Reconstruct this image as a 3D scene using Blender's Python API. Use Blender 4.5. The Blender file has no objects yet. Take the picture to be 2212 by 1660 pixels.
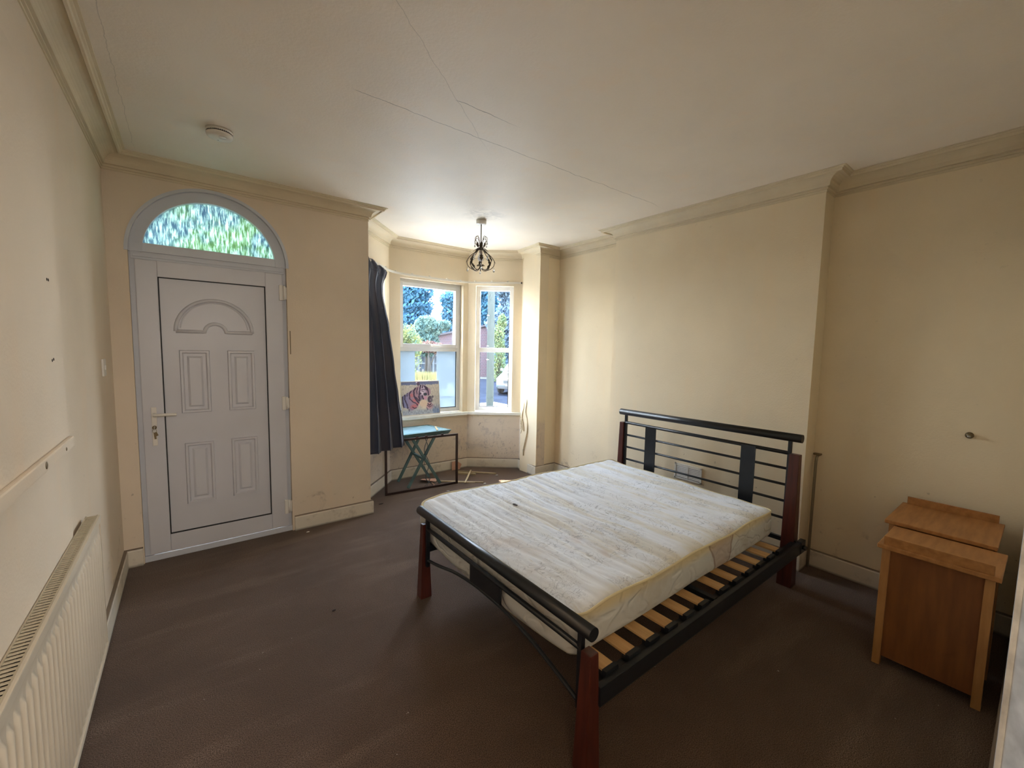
import bpy, bmesh, math, random
from mathutils import Vector, Matrix
sc = bpy.context.scene
col = sc.collection
random.seed(7)
PI = math.pi

# ---------------------------------------------------------------- camera
cam = bpy.data.cameras.new('camera'); co = bpy.data.objects.new('camera', cam); col.objects.link(co)
YAW, PITCH, ROLL = .6591, .0851, .0195
cam.sensor_fit = 'HORIZONTAL'; cam.sensor_width = 36.0; cam.lens = 905.8/2212*36.0
cam.clip_start = .02; cam.clip_end = 400
_f = Vector((math.sin(YAW)*math.cos(PITCH), math.cos(YAW)*math.cos(PITCH), -math.sin(PITCH)))
_r = Vector((math.cos(YAW), -math.sin(YAW), 0)); _u = _r.cross(_f)
r2 = _r*math.cos(ROLL)+_u*math.sin(ROLL); u2 = -_r*math.sin(ROLL)+_u*math.cos(ROLL)
co.matrix_world = Matrix(((r2.x, u2.x, -_f.x, .3775), (r2.y, u2.y, -_f.y, -3.6499), (r2.z, u2.z, -_f.z, 1.5), (0, 0, 0, 1)))
sc.camera = co

# ---------------------------------------------------------------- light
EXPOSURE = 5.2
sc.view_settings.view_transform = 'Standard'; sc.view_settings.look = 'None'
sc.view_settings.gamma = 1; sc.view_settings.use_curve_mapping = False
sc.view_settings.exposure = EXPOSURE
w = bpy.data.worlds.new('sky'); sc.world = w; w.use_nodes = True
wn = w.node_tree; wn.nodes.clear()
bg = wn.nodes.new('ShaderNodeBackground'); wo = wn.nodes.new('ShaderNodeOutputWorld')
tc = wn.nodes.new('ShaderNodeTexCoord'); sx = wn.nodes.new('ShaderNodeSeparateXYZ')
cr = wn.nodes.new('ShaderNodeValToRGB')
cr.color_ramp.elements[0].position = .0; cr.color_ramp.elements[0].color = (.95, .97, 1, 1)
cr.color_ramp.elements[1].position = .7; cr.color_ramp.elements[1].color = (.60, .75, 1, 1)
wn.links.new(tc.outputs['Generated'], sx.inputs[0]); wn.links.new(sx.outputs['Z'], cr.inputs[0])
wn.links.new(cr.outputs[0], bg.inputs[0]); wn.links.new(bg.outputs[0], wo.inputs[0])
bg.inputs[1].default_value = 1.0
sun = bpy.data.lights.new('sun', 'SUN'); sun.energy = 1.6; sun.angle = math.radians(.6); sun.color = (1, .95, .86)
so = bpy.data.objects.new('sun', sun); col.objects.link(so)
so.rotation_euler = Vector((-.25, -.96, -1.35)).to_track_quat('-Z', 'Y').to_euler()
so.location = (6, 12, 15)
hall = bpy.data.lights.new('added_hall_fill', 'AREA'); hall.shape = 'RECTANGLE'; hall.size = 1.5; hall.size_y = 1.0; hall.energy = 2.5; hall.color = (1, .95, .90)  # added fill lamp behind the camera, lifts the door wall
ho = bpy.data.objects.new('added_hall_fill', hall); col.objects.link(ho); ho.location = (.9, -5.3, 2.2)
ho.rotation_euler = Vector((.05, 1, -.35)).to_track_quat('-Z', 'Y').to_euler()

# ---------------------------------------------------------------- materials
def lin(c):
    return tuple(((x/255)/12.92 if x/255 <= .04045 else ((x/255+.055)/1.055)**2.4) for x in c)
def mat(name, c, rough=.6, metal=0., noise=0., nscale=8., bump=0., bscale=60., c2=None, stretch=(1, 1, 1), spec=.5, trans=0., sub=0.):
    m = bpy.data.materials.new(name); m.use_nodes = True; nt = m.node_tree; N = nt.nodes; L = nt.links
    p = N['Principled BSDF']
    p.inputs['Base Color'].default_value = (*c, 1); p.inputs['Roughness'].default_value = rough
    p.inputs['Metallic'].default_value = metal; p.inputs['Specular IOR Level'].default_value = spec
    geo = N.new('ShaderNodeNewGeometry'); mp = N.new('ShaderNodeMapping'); mp.inputs['Scale'].default_value = stretch
    L.new(geo.outputs['Position'], mp.inputs['Vector'])
    m['_'] = 0
    if noise > 0 or c2:
        n = N.new('ShaderNodeTexNoise'); n.inputs['Scale'].default_value = nscale; n.inputs['Detail'].default_value = 6
        L.new(mp.outputs[0], n.inputs['Vector'])
        mr = N.new('ShaderNodeMapRange'); mr.inputs[1].default_value = .3; mr.inputs[2].default_value = .7
        L.new(n.outputs['Fac'], mr.inputs[0])
        mx = N.new('ShaderNodeMix'); mx.data_type = 'RGBA'
        b = c2 if c2 else tuple(x*(1-noise) for x in c)
        mx.inputs[6].default_value = (*c, 1); mx.inputs[7].default_value = (*b, 1)
        L.new(mr.outputs[0], mx.inputs[0]); L.new(mx.outputs[2], p.inputs['Base Color'])
    if bump > 0:
        n2 = N.new('ShaderNodeTexNoise'); n2.inputs['Scale'].default_value = bscale; n2.inputs['Detail'].default_value = 4
        L.new(mp.outputs[0], n2.inputs['Vector'])
        bp = N.new('ShaderNodeBump'); bp.inputs['Strength'].default_value = bump; bp.inputs['Distance'].default_value = .01
        L.new(n2.outputs['Fac'], bp.inputs['Height']); L.new(bp.outputs[0], p.inputs['Normal'])
    del m['_']
    return m
class NG:                                            # tiny node graph helper
    def __init__(s, m): s.nt = m.node_tree; s.N = s.nt.nodes; s.L = s.nt.links
    def n(s, t, **k):
        x = s.N.new(t)
        for a, b in k.items(): setattr(x, a, b)
        return x
    def val(s, x, inp):
        if isinstance(x, (int, float)): inp.default_value = x
        elif isinstance(x, tuple): inp.default_value = x
        else: s.L.new(x, inp)
    def math(s, op, a, b=0., c=None, clamp=False):
        x = s.n('ShaderNodeMath', operation=op); x.use_clamp = clamp
        s.val(a, x.inputs[0]); s.val(b, x.inputs[1])
        if c is not None: s.val(c, x.inputs[2])
        return x.outputs[0]
    def noise(s, vec, scale, detail=4, rough=.55, dist=0):
        x = s.n('ShaderNodeTexNoise'); x.inputs['Scale'].default_value = scale; x.inputs['Detail'].default_value = detail
        x.inputs['Roughness'].default_value = rough; x.inputs['Distortion'].default_value = dist
        s.L.new(vec, x.inputs['Vector']); return x.outputs['Fac']
    def ramp(s, x, a, b, lo=0., hi=1.):
        r = s.n('ShaderNodeMapRange'); r.interpolation_type = 'SMOOTHSTEP'; s.L.new(x, r.inputs[0])
        r.inputs[1].default_value = a; r.inputs[2].default_value = b; r.inputs[3].default_value = lo; r.inputs[4].default_value = hi
        return r.outputs[0]
    def mix(s, f, a, b):
        x = s.n('ShaderNodeMix', data_type='RGBA'); s.val(f, x.inputs[0])
        for v, i in ((a, 6), (b, 7)):
            if isinstance(v, tuple): x.inputs[i].default_value = (*v[:3], 1)
            else: s.L.new(v, x.inputs[i])
        return x.outputs[2]
    def map(s, vec, scale=(1, 1, 1), rot=(0, 0, 0)):
        x = s.n('ShaderNodeMapping'); x.inputs['Scale'].default_value = scale; x.inputs['Rotation'].default_value = rot
        s.L.new(vec, x.inputs['Vector']); return x.outputs[0]

CREAM = lin((232, 215, 184)); 
def plaster(name, c, mould=False, scuff=True, ceil=False, rough=.85):
    m = mat(name, c, rough, bump=.12, bscale=90); g = NG(m); p = m.node_tree.nodes['Principled BSDF']
    geo = g.n('ShaderNodeNewGeometry').outputs['Position']
    sep = g.n('ShaderNodeSeparateXYZ'); g.L.new(geo, sep.inputs[0]); X, Y, Z = sep.outputs
    base = g.mix(g.ramp(g.noise(geo, 1.3, 5), .35, .7), c, tuple(x*.93 for x in c))
    base = g.mix(g.math('MULTIPLY', g.ramp(g.noise(g.map(geo, (3, 3, .6)), 2.2, 5), .52, .75), .35), base, tuple(x*y for x, y in zip(c, (1.03, .94, .85))))
    if scuff:                                         # scuffs and damp marks low on the walls
        low = g.ramp(Z, .12, .55, 1, 0)
        sm = g.ramp(g.noise(geo, 7, 6, .7, .6), .56, .72)
        base = g.mix(g.math('MULTIPLY', g.math('MULTIPLY', low, sm), .55), base, lin((120, 98, 76)))
        sp = g.ramp(g.noise(g.map(geo, (1, 1, 1)), 26, 2, .5), .745, .765)
        base = g.mix(g.math('MULTIPLY', g.math('MULTIPLY', sp, g.ramp(Z, .2, 1.2, 1, .15)), .45), base, lin((110, 88, 66)))
    if mould:                                         # black and grey mould spots under the sills
        band = g.math('MULTIPLY', g.ramp(Z, .66, .56), g.ramp(Z, .16, .34))
        a = g.ramp(g.noise(geo, 4.5, 8, .72, .8), .5, .68)
        base = g.mix(g.math('MULTIPLY', g.math('MULTIPLY', a, band), .75), base, lin((122, 112, 114)))
        b = g.math('MULTIPLY', g.ramp(g.noise(geo, 17, 7, .8, 1.2), .56, .63), g.ramp(g.noise(geo, 2.6, 3), .46, .58))
        base = g.mix(g.math('MULTIPLY', g.math('MULTIPLY', b, g.ramp(Z, .68, .62)), .8), base, lin((74, 66, 66)))
        base = g.mix(g.math('MULTIPLY', g.ramp(Z, .67, .6), .45), base, lin((196, 180, 172)))
    if ceil:                                          # hairline cracks and the lamp's soft shadow painted on the ceiling
        wob = g.math('MULTIPLY', g.math('SUBTRACT', g.noise(geo, 6, 3), .5), .05)
        def crack(v, at, lo, hi, u, width, k=.6):
            d = g.math('ABSOLUTE', g.math('SUBTRACT', g.math('ADD', v, wob), at))
            l = g.ramp(d, width*.4, width, 1, 0)
            s = g.math('MULTIPLY', g.ramp(u, lo, lo+.05), g.ramp(u, hi-.3, hi, 1, 0))
            return g.math('MULTIPLY', g.math('MULTIPLY', l, s), k)
        base = g.mix(crack(Y, -1.62, 1.0, 3.5, X, .0026, .6), base, lin((92, 76, 62)))
        base = g.mix(crack(Y, -1.845, 1.40, 1.85, X, .0026, .7), base, lin((92, 76, 62)))
        diag = g.math('ADD', Y, g.math('MULTIPLY', X, -.82))
        base = g.mix(crack(diag, -3.01, .93, 1.9, X, .0024, .28), base, lin((92, 76, 62)))
        base = g.mix(crack(X, .172, -1.9, -.1, Y, .0018, .28), base, lin((92, 76, 62)))
        dx = g.math('SUBTRACT', X, 2.47); dy = g.math('SUBTRACT', Y, -.52)
        rr = g.math('SQRT', g.math('ADD', g.math('MULTIPLY', dx, dx), g.math('MULTIPLY', dy, dy)))
        sm = g.math('MULTIPLY', g.ramp(rr, .02, .24, 1, 0), g.ramp(g.noise(geo, 14, 3, .6, .6), .3, .65))
        base = g.mix(g.math('MULTIPLY', sm, .42), base, lin((100, 88, 76)))
    g.L.new(base, p.inputs['Base Color'])
    return m
M = {}
M['wall'] = plaster('cream_wall_paint', CREAM)
M['wall_left'] = plaster('cream_wall_paint_greyed_by_light', lin((226, 209, 186)))  # same cream paint, with the greyer cast of the light put into the colour
M['wall_bay'] = plaster('cream_bay_wall_with_mould', lin((226, 210, 182)), mould=True)
M['ceil'] = plaster('ceiling_paint', lin((240, 228, 211)), scuff=False, ceil=True, rough=.55)
M['cornice'] = mat('cornice_paint', lin((222, 206, 176)), .7, noise=.1, nscale=5)
def skirt():
    m = mat('skirting_paint', lin((218, 208, 190)), .5); g = NG(m); p = m.node_tree.nodes['Principled BSDF']
    geo = g.n('ShaderNodeNewGeometry').outputs['Position']; sep = g.n('ShaderNodeSeparateXYZ'); g.L.new(geo, sep.inputs[0]); Z = sep.outputs[2]
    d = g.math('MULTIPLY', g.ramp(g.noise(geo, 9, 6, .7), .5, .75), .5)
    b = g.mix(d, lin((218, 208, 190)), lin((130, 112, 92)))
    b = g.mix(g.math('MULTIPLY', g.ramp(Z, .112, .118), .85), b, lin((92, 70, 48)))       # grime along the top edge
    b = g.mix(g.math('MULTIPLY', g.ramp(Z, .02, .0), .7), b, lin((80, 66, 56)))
    g.L.new(b, p.inputs['Base Color']); return m
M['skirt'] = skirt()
def carpet():
    m = mat('brown_carpet', lin((110, 88, 78)), .95, spec=.1); g = NG(m); p = m.node_tree.nodes['Principled BSDF']
    geo = g.n('ShaderNodeNewGeometry').outputs['Position']
    c = g.mix(g.ramp(g.noise(geo, 1.1, 6, .65, .4), .35, .68), lin((96, 75, 60)), lin((118, 95, 79)))
    c = g.mix(g.math('MULTIPLY', g.ramp(g.noise(g.map(geo, (.7, 3, 1), (0, 0, .5)), 1.6, 4), .5, .72), .5), c, lin((150, 126, 108)))
    c = g.mix(g.ramp(g.noise(geo, 260, 2), .35, .65), c, lin((68, 51, 38)))
    c = g.mix(g.math('MULTIPLY', g.ramp(g.noise(geo, 38, 2, .5), .76, .79), .6), c, lin((190, 178, 165)))
    g.L.new(c, p.inputs['Base Color'])
    bp = g.n('ShaderNodeBump'); bp.inputs['Strength'].default_value = .6; bp.inputs['Distance'].default_value = .006
    g.L.new(g.noise(geo, 190, 3), bp.inputs['Height']); g.L.new(bp.outputs[0], p.inputs['Normal'])
    p.inputs['Sheen Weight'].default_value = .15
    return m
M['carpet'] = carpet()
M['upvc'] = mat('white_plastic_door', lin((206, 204, 208)), .38, noise=.05, nscale=3)
M['upvcframe'] = mat('white_plastic_frame', lin((204, 206, 212)), .4, noise=.08, nscale=4)
M['winframe'] = mat('white_window_plastic', lin((222, 222, 222)), .4, noise=.08, nscale=6)
M['gasket'] = mat('black_rubber_gasket', (.006, .006, .006), .6)
M['sill'] = mat('white_gloss_sill', lin((224, 222, 212)), .3, noise=.15, nscale=9)
M['white'] = mat('white_plastic', lin((222, 216, 206)), .4)
M['radiator'] = mat('cream_radiator_enamel', lin((214, 200, 178)), .4, noise=.06, nscale=5)
M['grille'] = mat('radiator_grille_metal', lin((186, 172, 146)), .45)
M['dark'] = mat('dark_void', (.01, .009, .008), .9)
M['black'] = mat('black_satin_metal', (.010, .013, .018), .36, noise=.3, nscale=30)
M['redwood'] = mat('red_brown_stained_wood', lin((88, 40, 30)), .38, c2=lin((64, 28, 22)), nscale=6, stretch=(8, 8, 1))
M['birch'] = mat('birch_slat_wood', lin((216, 176, 122)), .5, c2=lin((196, 152, 98)), nscale=5, stretch=(8, 1, 8))
M['piping'] = mat('cream_piping', lin((222, 208, 168)), .8)
M['oak'] = mat('light_oak_wood', lin((176, 122, 66)), .5, c2=lin((150, 98, 48)), nscale=6, stretch=(1, 7, 7))
M['oakv'] = mat('light_oak_upright', lin((180, 130, 76)), .5, c2=lin((156, 106, 58)), nscale=6, stretch=(7, 7, 1))
M['oakpanel'] = mat('brown_veneer_panel', lin((136, 82, 36)), .6, c2=lin((110, 62, 26)), nscale=3.5, stretch=(7, 7, 1))
M['bluewood'] = mat('blue_green_painted_wood', lin((98, 128, 130)), .5, c2=lin((80, 108, 108)), nscale=9)
M['bluetop'] = mat('pale_blue_slats', lin((140, 172, 186)), .45, c2=lin((118, 150, 164)), nscale=9, stretch=(1, 6, 1))
M['darkframe'] = mat('dark_brown_frame_wood', lin((58, 38, 32)), .5, noise=.3, nscale=12)
M['stick'] = mat('pale_bare_wood', lin((196, 176, 140)), .7, noise=.2, nscale=20)
M['pinkboard'] = mat('pinkish_hardboard', lin((196, 150, 124)), .8, noise=.15, nscale=12)
M['chrome'] = mat('worn_chrome', lin((170, 168, 160)), .3, metal=.9)
M['brass'] = mat('aged_brass', lin((120, 104, 78)), .4, metal=.7)
M['lampmetal'] = mat('antique_silver_bronze', lin((84, 72, 54)), .5, metal=.3, noise=.3, nscale=60)
M['pipe'] = mat('dull_copper_pipe', lin((150, 140, 120)), .35, metal=.7)
M['paper'] = mat('white_paper_scrap', lin((224, 220, 214)), .8)
M['crumb'] = mat('dark_dirt_crumb', lin((52, 40, 34)), .9)
M['cord'] = mat('cream_cord', lin((216, 196, 160)), .8, noise=.3, nscale=60)
M['grey_wire'] = mat('grey_blue_wire', lin((74, 88, 98)), .5)
M['railwhite'] = mat('white_curtain_track', lin((214, 208, 196)), .4)
M['canvasedge'] = mat('cream_canvas_edge', lin((206, 196, 176)), .8)

def curtain_mat():
    m = mat('dark_blue_grey_curtain', lin((52, 58, 76)), .8, bump=.2, bscale=400, spec=.2)
    p = m.node_tree.nodes['Principled BSDF']; p.inputs['Sheen Weight'].default_value = .2
    g = NG(m); geo = g.n('ShaderNodeNewGeometry').outputs['Position']
    g.L.new(g.mix(g.ramp(g.noise(g.map(geo, (6, 6, .5)), 3), .4, .65), lin((54, 60, 76)), lin((70, 68, 78))), p.inputs['Base Color'])
    return m
M['curtain'] = curtain_mat()
def glass_mat(name, gl=.05):
    m = bpy.data.materials.new(name); m.use_nodes = True; g = NG(m); g.N.clear()
    o = g.n('ShaderNodeOutputMaterial'); t = g.n('ShaderNodeBsdfTransparent'); s = g.n('ShaderNodeBsdfGlossy'); s.inputs['Roughness'].default_value = .02
    t.inputs[0].default_value = (.93, .96, .97, 1)
    x = g.n('ShaderNodeMixShader'); x.inputs[0].default_value = gl
    g.L.new(t.outputs[0], x.inputs[1]); g.L.new(s.outputs[0], x.inputs[2]); g.L.new(x.outputs[0], o.inputs[0]); return m
M['glass'] = glass_mat('clear_glass')
def film_mat():
    m = bpy.data.materials.new('frosted_window_film'); m.use_nodes = True; g = NG(m); g.N.clear()
    o = g.n('ShaderNodeOutputMaterial'); t = g.n('ShaderNodeBsdfTranslucent'); t.inputs[0].default_value = (.24, .27, .29, 1)
    d = g.n('ShaderNodeBsdfDiffuse'); d.inputs[0].default_value = (.6, .64, .67, 1)
    x = g.n('ShaderNodeMixShader'); x.inputs[0].default_value = .25
    g.L.new(t.outputs[0], x.inputs[1]); g.L.new(d.outputs[0], x.inputs[2]); g.L.new(x.outputs[0], o.inputs[0]); return m
M['film'] = film_mat()
def obscure_mat():                                    # rain-textured obscure glass of the fanlight
    m = bpy.data.materials.new('obscure_streaked_glass'); m.use_nodes = True; g = NG(m); g.N.clear()
    geo = g.n('ShaderNodeNewGeometry').outputs['Position']
    sep = g.n('ShaderNodeSeparateXYZ'); g.L.new(geo, sep.inputs[0])
    st = g.ramp(g.noise(g.map(geo, (1, 1, .16)), 95, 3, .6, .25), .42, .6)
    grn = g.ramp(g.noise(geo, 6, 2), .34, .52)
    grn = g.math('MULTIPLY', grn, g.ramp(sep.outputs[0], .25, .45))
    dark = g.mix(grn, lin((78, 98, 112)), lin((88, 112, 80)))
    c = g.mix(st, dark, lin((158, 178, 172)))
    o = g.n('ShaderNodeOutputMaterial'); t = g.n('ShaderNodeBsdfTranslucent'); g.L.new(c, t.inputs[0])
    s = g.n('ShaderNodeBsdfGlossy'); s.inputs['Roughness'].default_value = .2
    bp = g.n('ShaderNodeBump'); bp.inputs['Distance'].default_value = .004; g.L.new(st, bp.inputs['Height'])
    g.L.new(bp.outputs[0], s.inputs['Normal'])
    x = g.n('ShaderNodeMixShader'); x.inputs[0].default_value = .04
    g.L.new(t.outputs[0], x.inputs[1]); g.L.new(s.outputs[0], x.inputs[2]); g.L.new(x.outputs[0], o.inputs[0]); return m
M['obscure'] = obscure_mat()
def mattress_mat(side=False):
    m = mat('mattress_side_fabric' if side else 'mattress_floral_ticking', lin((222, 220, 212)), .85); g = NG(m); p = m.node_tree.nodes['Principled BSDF']
    geo = g.n('ShaderNodeNewGeometry').outputs['Position']; sep = g.n('ShaderNodeSeparateXYZ'); g.L.new(geo, sep.inputs[0]); X, Y, Z = sep.outputs
    base = lin((240, 244, 250))
    if not side:
        st = g.ramp(g.noise(g.map(geo, (6, .8, 1)), 1.7, 5, .6, .3), .44, .62)
        c = g.mix(g.math('MULTIPLY', st, g.ramp(X, 1.7, 2.0, .12, .42)), base, lin((216, 204, 172)))
        st2 = g.ramp(g.noise(g.map(geo, (9, 1.6, 1)), 2.1, 6, .7, .5), .56, .72)
        c = g.mix(g.math('MULTIPLY', st2, .42), c, lin((186, 168, 140)))
        bl = g.ramp(g.noise(g.map(geo, (1, .8, 1)), 2.6, 4, .6, .5), .60, .72)
        c = g.mix(g.math('MULTIPLY', bl, .32), c, lin((196, 164, 128)))
        # printed scrolling sprigs in thin grey line
        n = g.noise(geo, 13, 1.5, .4, 1.6); l = g.ramp(g.math('ABSOLUTE', g.math('SUBTRACT', n, .5)), .008, .022, 1, 0)
        n2 = g.noise(geo, 27, 1.2, .5, 2.4); l2 = g.ramp(g.math('ABSOLUTE', g.math('SUBTRACT', n2, .48)), .01, .03, 1, 0)
        l = g.math('MAXIMUM', g.math('MULTIPLY', l, g.ramp(g.noise(geo, 4, 2), .42, .55)), g.math('MULTIPLY', l2, g.ramp(g.noise(geo, 5.5, 2), .5, .6)))
        c = g.mix(g.math('MULTIPLY', l, .42), c, lin((138, 142, 150)))
        # thin darker streaks running across the width
        cr_ = g.ramp(g.noise(g.map(geo, (22, 1.3, 1)), 2.4, 6, .65, .5), .62, .70)
        c = g.mix(g.math('MULTIPLY', cr_, .45), c, lin((120, 108, 92)))
    else:
        c = g.mix(g.ramp(Z, .455, .505), lin((208, 208, 204)), lin((214, 198, 158)))
        dd = g.ramp(g.noise(geo, 5, 5, .6), .5, .7)
        c = g.mix(g.math('MULTIPLY', dd, .3), c, lin((176, 160, 132)))
        nz = g.math('MULTIPLY', g.math('SUBTRACT', g.noise(geo, 9, 3), .5), .07)
        dx = g.math('ADD', g.math('ABSOLUTE', g.math('SUBTRACT', X, 2.60)), nz)
        zz = g.math('MULTIPLY', g.math('SUBTRACT', Z, .40), .35)
        dx = g.math('SUBTRACT', dx, zz)
        onr = g.ramp(Y, -2.45, -2.55)
        c = g.mix(g.math('MULTIPLY', g.math('MULTIPLY', g.ramp(dx, .10, .075), .45), onr), c, lin((176, 144, 124)))
        c = g.mix(g.math('MULTIPLY', g.math('MULTIPLY', g.ramp(g.math('ABSOLUTE', g.math('SUBTRACT', dx, .088)), .012, .004), .6), onr), c, lin((130, 96, 76)))
        wv = g.n('ShaderNodeTexNoise'); 
        bp = g.n('ShaderNodeBump'); bp.inputs['Strength'].default_value = .5; bp.inputs['Distance'].default_value = .010
        q = g.math('ABSOLUTE', g.math('SUBTRACT', g.noise(g.map(geo, (1, 1, 1.6)), 7, 1, .4, .7), .5))
        g.L.new(g.ramp(q, 0, .10), bp.inputs['Height']); g.L.new(bp.outputs[0], p.inputs['Normal'])
    g.L.new(c, p.inputs['Base Color'])
    return m
M['ticking'] = mattress_mat(); M['mside'] = mattress_mat(True)

# ---------------------------------------------------------------- geometry helpers
LOC = {}
class MB:
    def __init__(s): s.b = bmesh.new(); s.smooth = []
    def quad(s, *ps):
        return s.b.faces.new([s.b.verts.new(p) for p in ps])
    def hexa(s, P, bev=0., seg=2):                    # 8 points: bottom 4 ccw, top 4 ccw
        v = [s.b.verts.new(p) for p in P]
        fs = [(3, 2, 1, 0), (4, 5, 6, 7), (0, 1, 5, 4), (1, 2, 6, 5), (2, 3, 7, 6), (3, 0, 4, 7)]
        F = [s.b.faces.new([v[i] for i in f]) for f in fs]
        if bev > 0:
            E = list({e for f in F for e in f.edges})
            bmesh.ops.bevel(s.b, geom=E, offset=bev, segments=seg, affect='EDGES', profile=.7)
        return s
    def box(s, a, b, bev=0., seg=2):
        x0, y0, z0 = [min(i, j) for i, j in zip(a, b)]; x1, y1, z1 = [max(i, j) for i, j in zip(a, b)]
        return s.hexa([(x0, y0, z0), (x1, y0, z0), (x1, y1, z0), (x0, y1, z0), (x0, y0, z1), (x1, y0, z1), (x1, y1, z1), (x0, y1, z1)], bev, seg)
    def bar(s, p0, p1, w, h, up=(0, 0, 1), bev=0.):   # rectangular bar between two points
        p0 = Vector(p0); p1 = Vector(p1); d = (p1-p0).normalized(); upv = Vector(up)
        if abs(d.dot(upv)) > .98: upv = Vector((1, 0, 0))
        a = d.cross(upv).normalized()*w/2; c = a.cross(d).normalized()*h/2
        return s.hexa([p0-a-c, p0+a-c, p1+a-c, p1-a-c, p0-a+c, p0+a+c, p1+a+c, p1-a+c], bev)
    def tube(s, pts, r, seg=10, cap=True, closed=False):
        pts = [Vector(p) for p in pts]; n = len(pts); rs = r if isinstance(r, (list, tuple)) else [r]*n
        rings = []; prev = None
        for i, p in enumerate(pts):
            if closed: t = (pts[(i+1) % n]-pts[i-1])
            else: t = (pts[min(i+1, n-1)]-pts[max(i-1, 0)])
            t = t.normalized() if t.length > 1e-9 else Vector((0, 0, 1))
            if prev is None:
                a = t.orthogonal().normalized()
            else:
                a = prev-t*prev.dot(t); a = a.normalized() if a.length > 1e-6 else t.orthogonal().normalized()
            prev = a; b = t.cross(a)
            rings.append([s.b.verts.new(p+(a*math.cos(2*PI*k/seg)+b*math.sin(2*PI*k/seg))*rs[i]) for k in range(seg)])
        m = n if closed else n-1
        for i in range(m):
            A = rings[i]; B = rings[(i+1) % n]
            for k in range(seg):
                f = s.b.faces.new([A[k], A[(k+1) % seg], B[(k+1) % seg], B[k]]); f.smooth = True
        if cap and not closed:
            s.b.faces.new(rings[0][::-1]); s.b.faces.new(rings[-1])
        return s
    def lathe(s, prof, c=(0, 0, 0), seg=24, axis=None):   # profile [(r,z)]
        c = Vector(c); R = axis.to_track_quat('Z', 'Y').to_matrix() if axis else Matrix.Identity(3)
        rings = []
        for r, z in prof:
            if r < 1e-6: rings.append([s.b.verts.new(c+R@Vector((0, 0, z)))])
            else: rings.append([s.b.verts.new(c+R@Vector((r*math.cos(2*PI*k/seg), r*math.sin(2*PI*k/seg), z))) for k in range(seg)])
        for A, B in zip(rings, rings[1:]):
            for k in range(seg):
                k2 = (k+1) % seg
                if len(A) == 1 and len(B) == 1: continue
                if len(A) == 1: f = s.b.faces.new([A[0], B[k], B[k2]])
                elif len(B) == 1: f = s.b.faces.new([A[k], A[k2], B[0]])
                else: f = s.b.faces.new([A[k], A[k2], B[k2], B[k]])
                f.smooth = True
        return s
    def ngon_prism(s, pts, off):                      # planar polygon extruded by vector off
        off = Vector(off); A = [s.b.verts.new(Vector(p)) for p in pts]; B = [s.b.verts.new(Vector(p)+off) for p in pts]
        s.b.faces.new(A[::-1]); s.b.faces.new(B)
        for i in range(len(A)):
            j = (i+1) % len(A); s.b.faces.new([A[i], A[j], B[j], B[i]])
        return s
    def grid(s, f, nu, nv, smooth=True):
        V = [[s.b.verts.new(f(i/nu, j/nv)) for j in range(nv+1)] for i in range(nu+1)]
        for i in range(nu):
            for j in range(nv):
                q = s.b.faces.new([V[i][j], V[i+1][j], V[i+1][j+1], V[i][j+1]]); q.smooth = smooth
        return V
def build(name, mb, m, parent=None, origin=None, normals=True):
    me = bpy.data.meshes.new(name)
    if normals: bmesh.ops.recalc_face_normals(mb.b, faces=mb.b.faces)
    mb.b.to_mesh(me); mb.b.free()
    o = bpy.data.objects.new(name, me); col.objects.link(o); me.materials.append(m)
    if parent is not None:
        org = LOC[parent]; o.parent = parent; LOC[o] = org
        me.transform(Matrix.Translation(-org))
    else:
        if origin is None:
            xs = [v.co for v in me.vertices]
            origin = Vector(((min(v.x for v in xs)+max(v.x for v in xs))/2, (min(v.y for v in xs)+max(v.y for v in xs))/2, min(v.z for v in xs)))
        origin = Vector(origin); me.transform(Matrix.Translation(-origin)); o.location = origin; LOC[o] = origin
    return o
def tag(o, label=None, cat=None, group=None, kind=None):
    if label: o['label'] = label
    if cat: o['category'] = cat
    if group: o['group'] = group
    if kind: o['kind'] = kind
    return o
def thing(name, loc, label, cat, group=None, kind=None):
    o = bpy.data.objects.new(name, None); col.objects.link(o); o.location = loc; LOC[o] = Vector(loc)
    o.empty_display_size = .1
    return tag(o, label, cat, group, kind)
def struct(name, mb, m, label, cat, parent=None):
    o = build(name, mb, m, parent)
    if parent is None: tag(o, label, cat, None, 'structure')
    return o
def curve(pts, n=8):                                   # Catmull-Rom through points
    P = [Vector(p) for p in pts]; P = [P[0]*2-P[1]]+P+[P[-1]*2-P[-2]]; out = []
    for i in range(1, len(P)-2):
        for k in range(n):
            t = k/n; a, b, c, d = P[i-1:i+3]
            out.append(.5*((2*b)+(-a+c)*t+(2*a-5*b+4*c-d)*t*t+(-a+3*b-3*c+d)*t**3))
    out.append(P[-2]); return out

# ---------------------------------------------------------------- room plan
H = 2.65
A0 = (1.63, 0); A0b = (1.63, .26); A1 = (2.12, .79); A2 = (3.115, .79); A3 = (3.63, .38); A4 = (3.58, .0)
CR = (3.88, .0); B0 = (3.868, -.98); B1 = (3.68, -.98); B2 = (3.68, -2.66); B3 = (3.845, -2.66); CB = (3.83, -3.65)
path = [(0, -3.65), (0, 0), A0, A0b, A1, A2, A3, A4, CR, B0, B1, B2, B3, CB]
DX0, DX1, ARZ, AR = .10, 1.0, 2.075, .45

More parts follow.
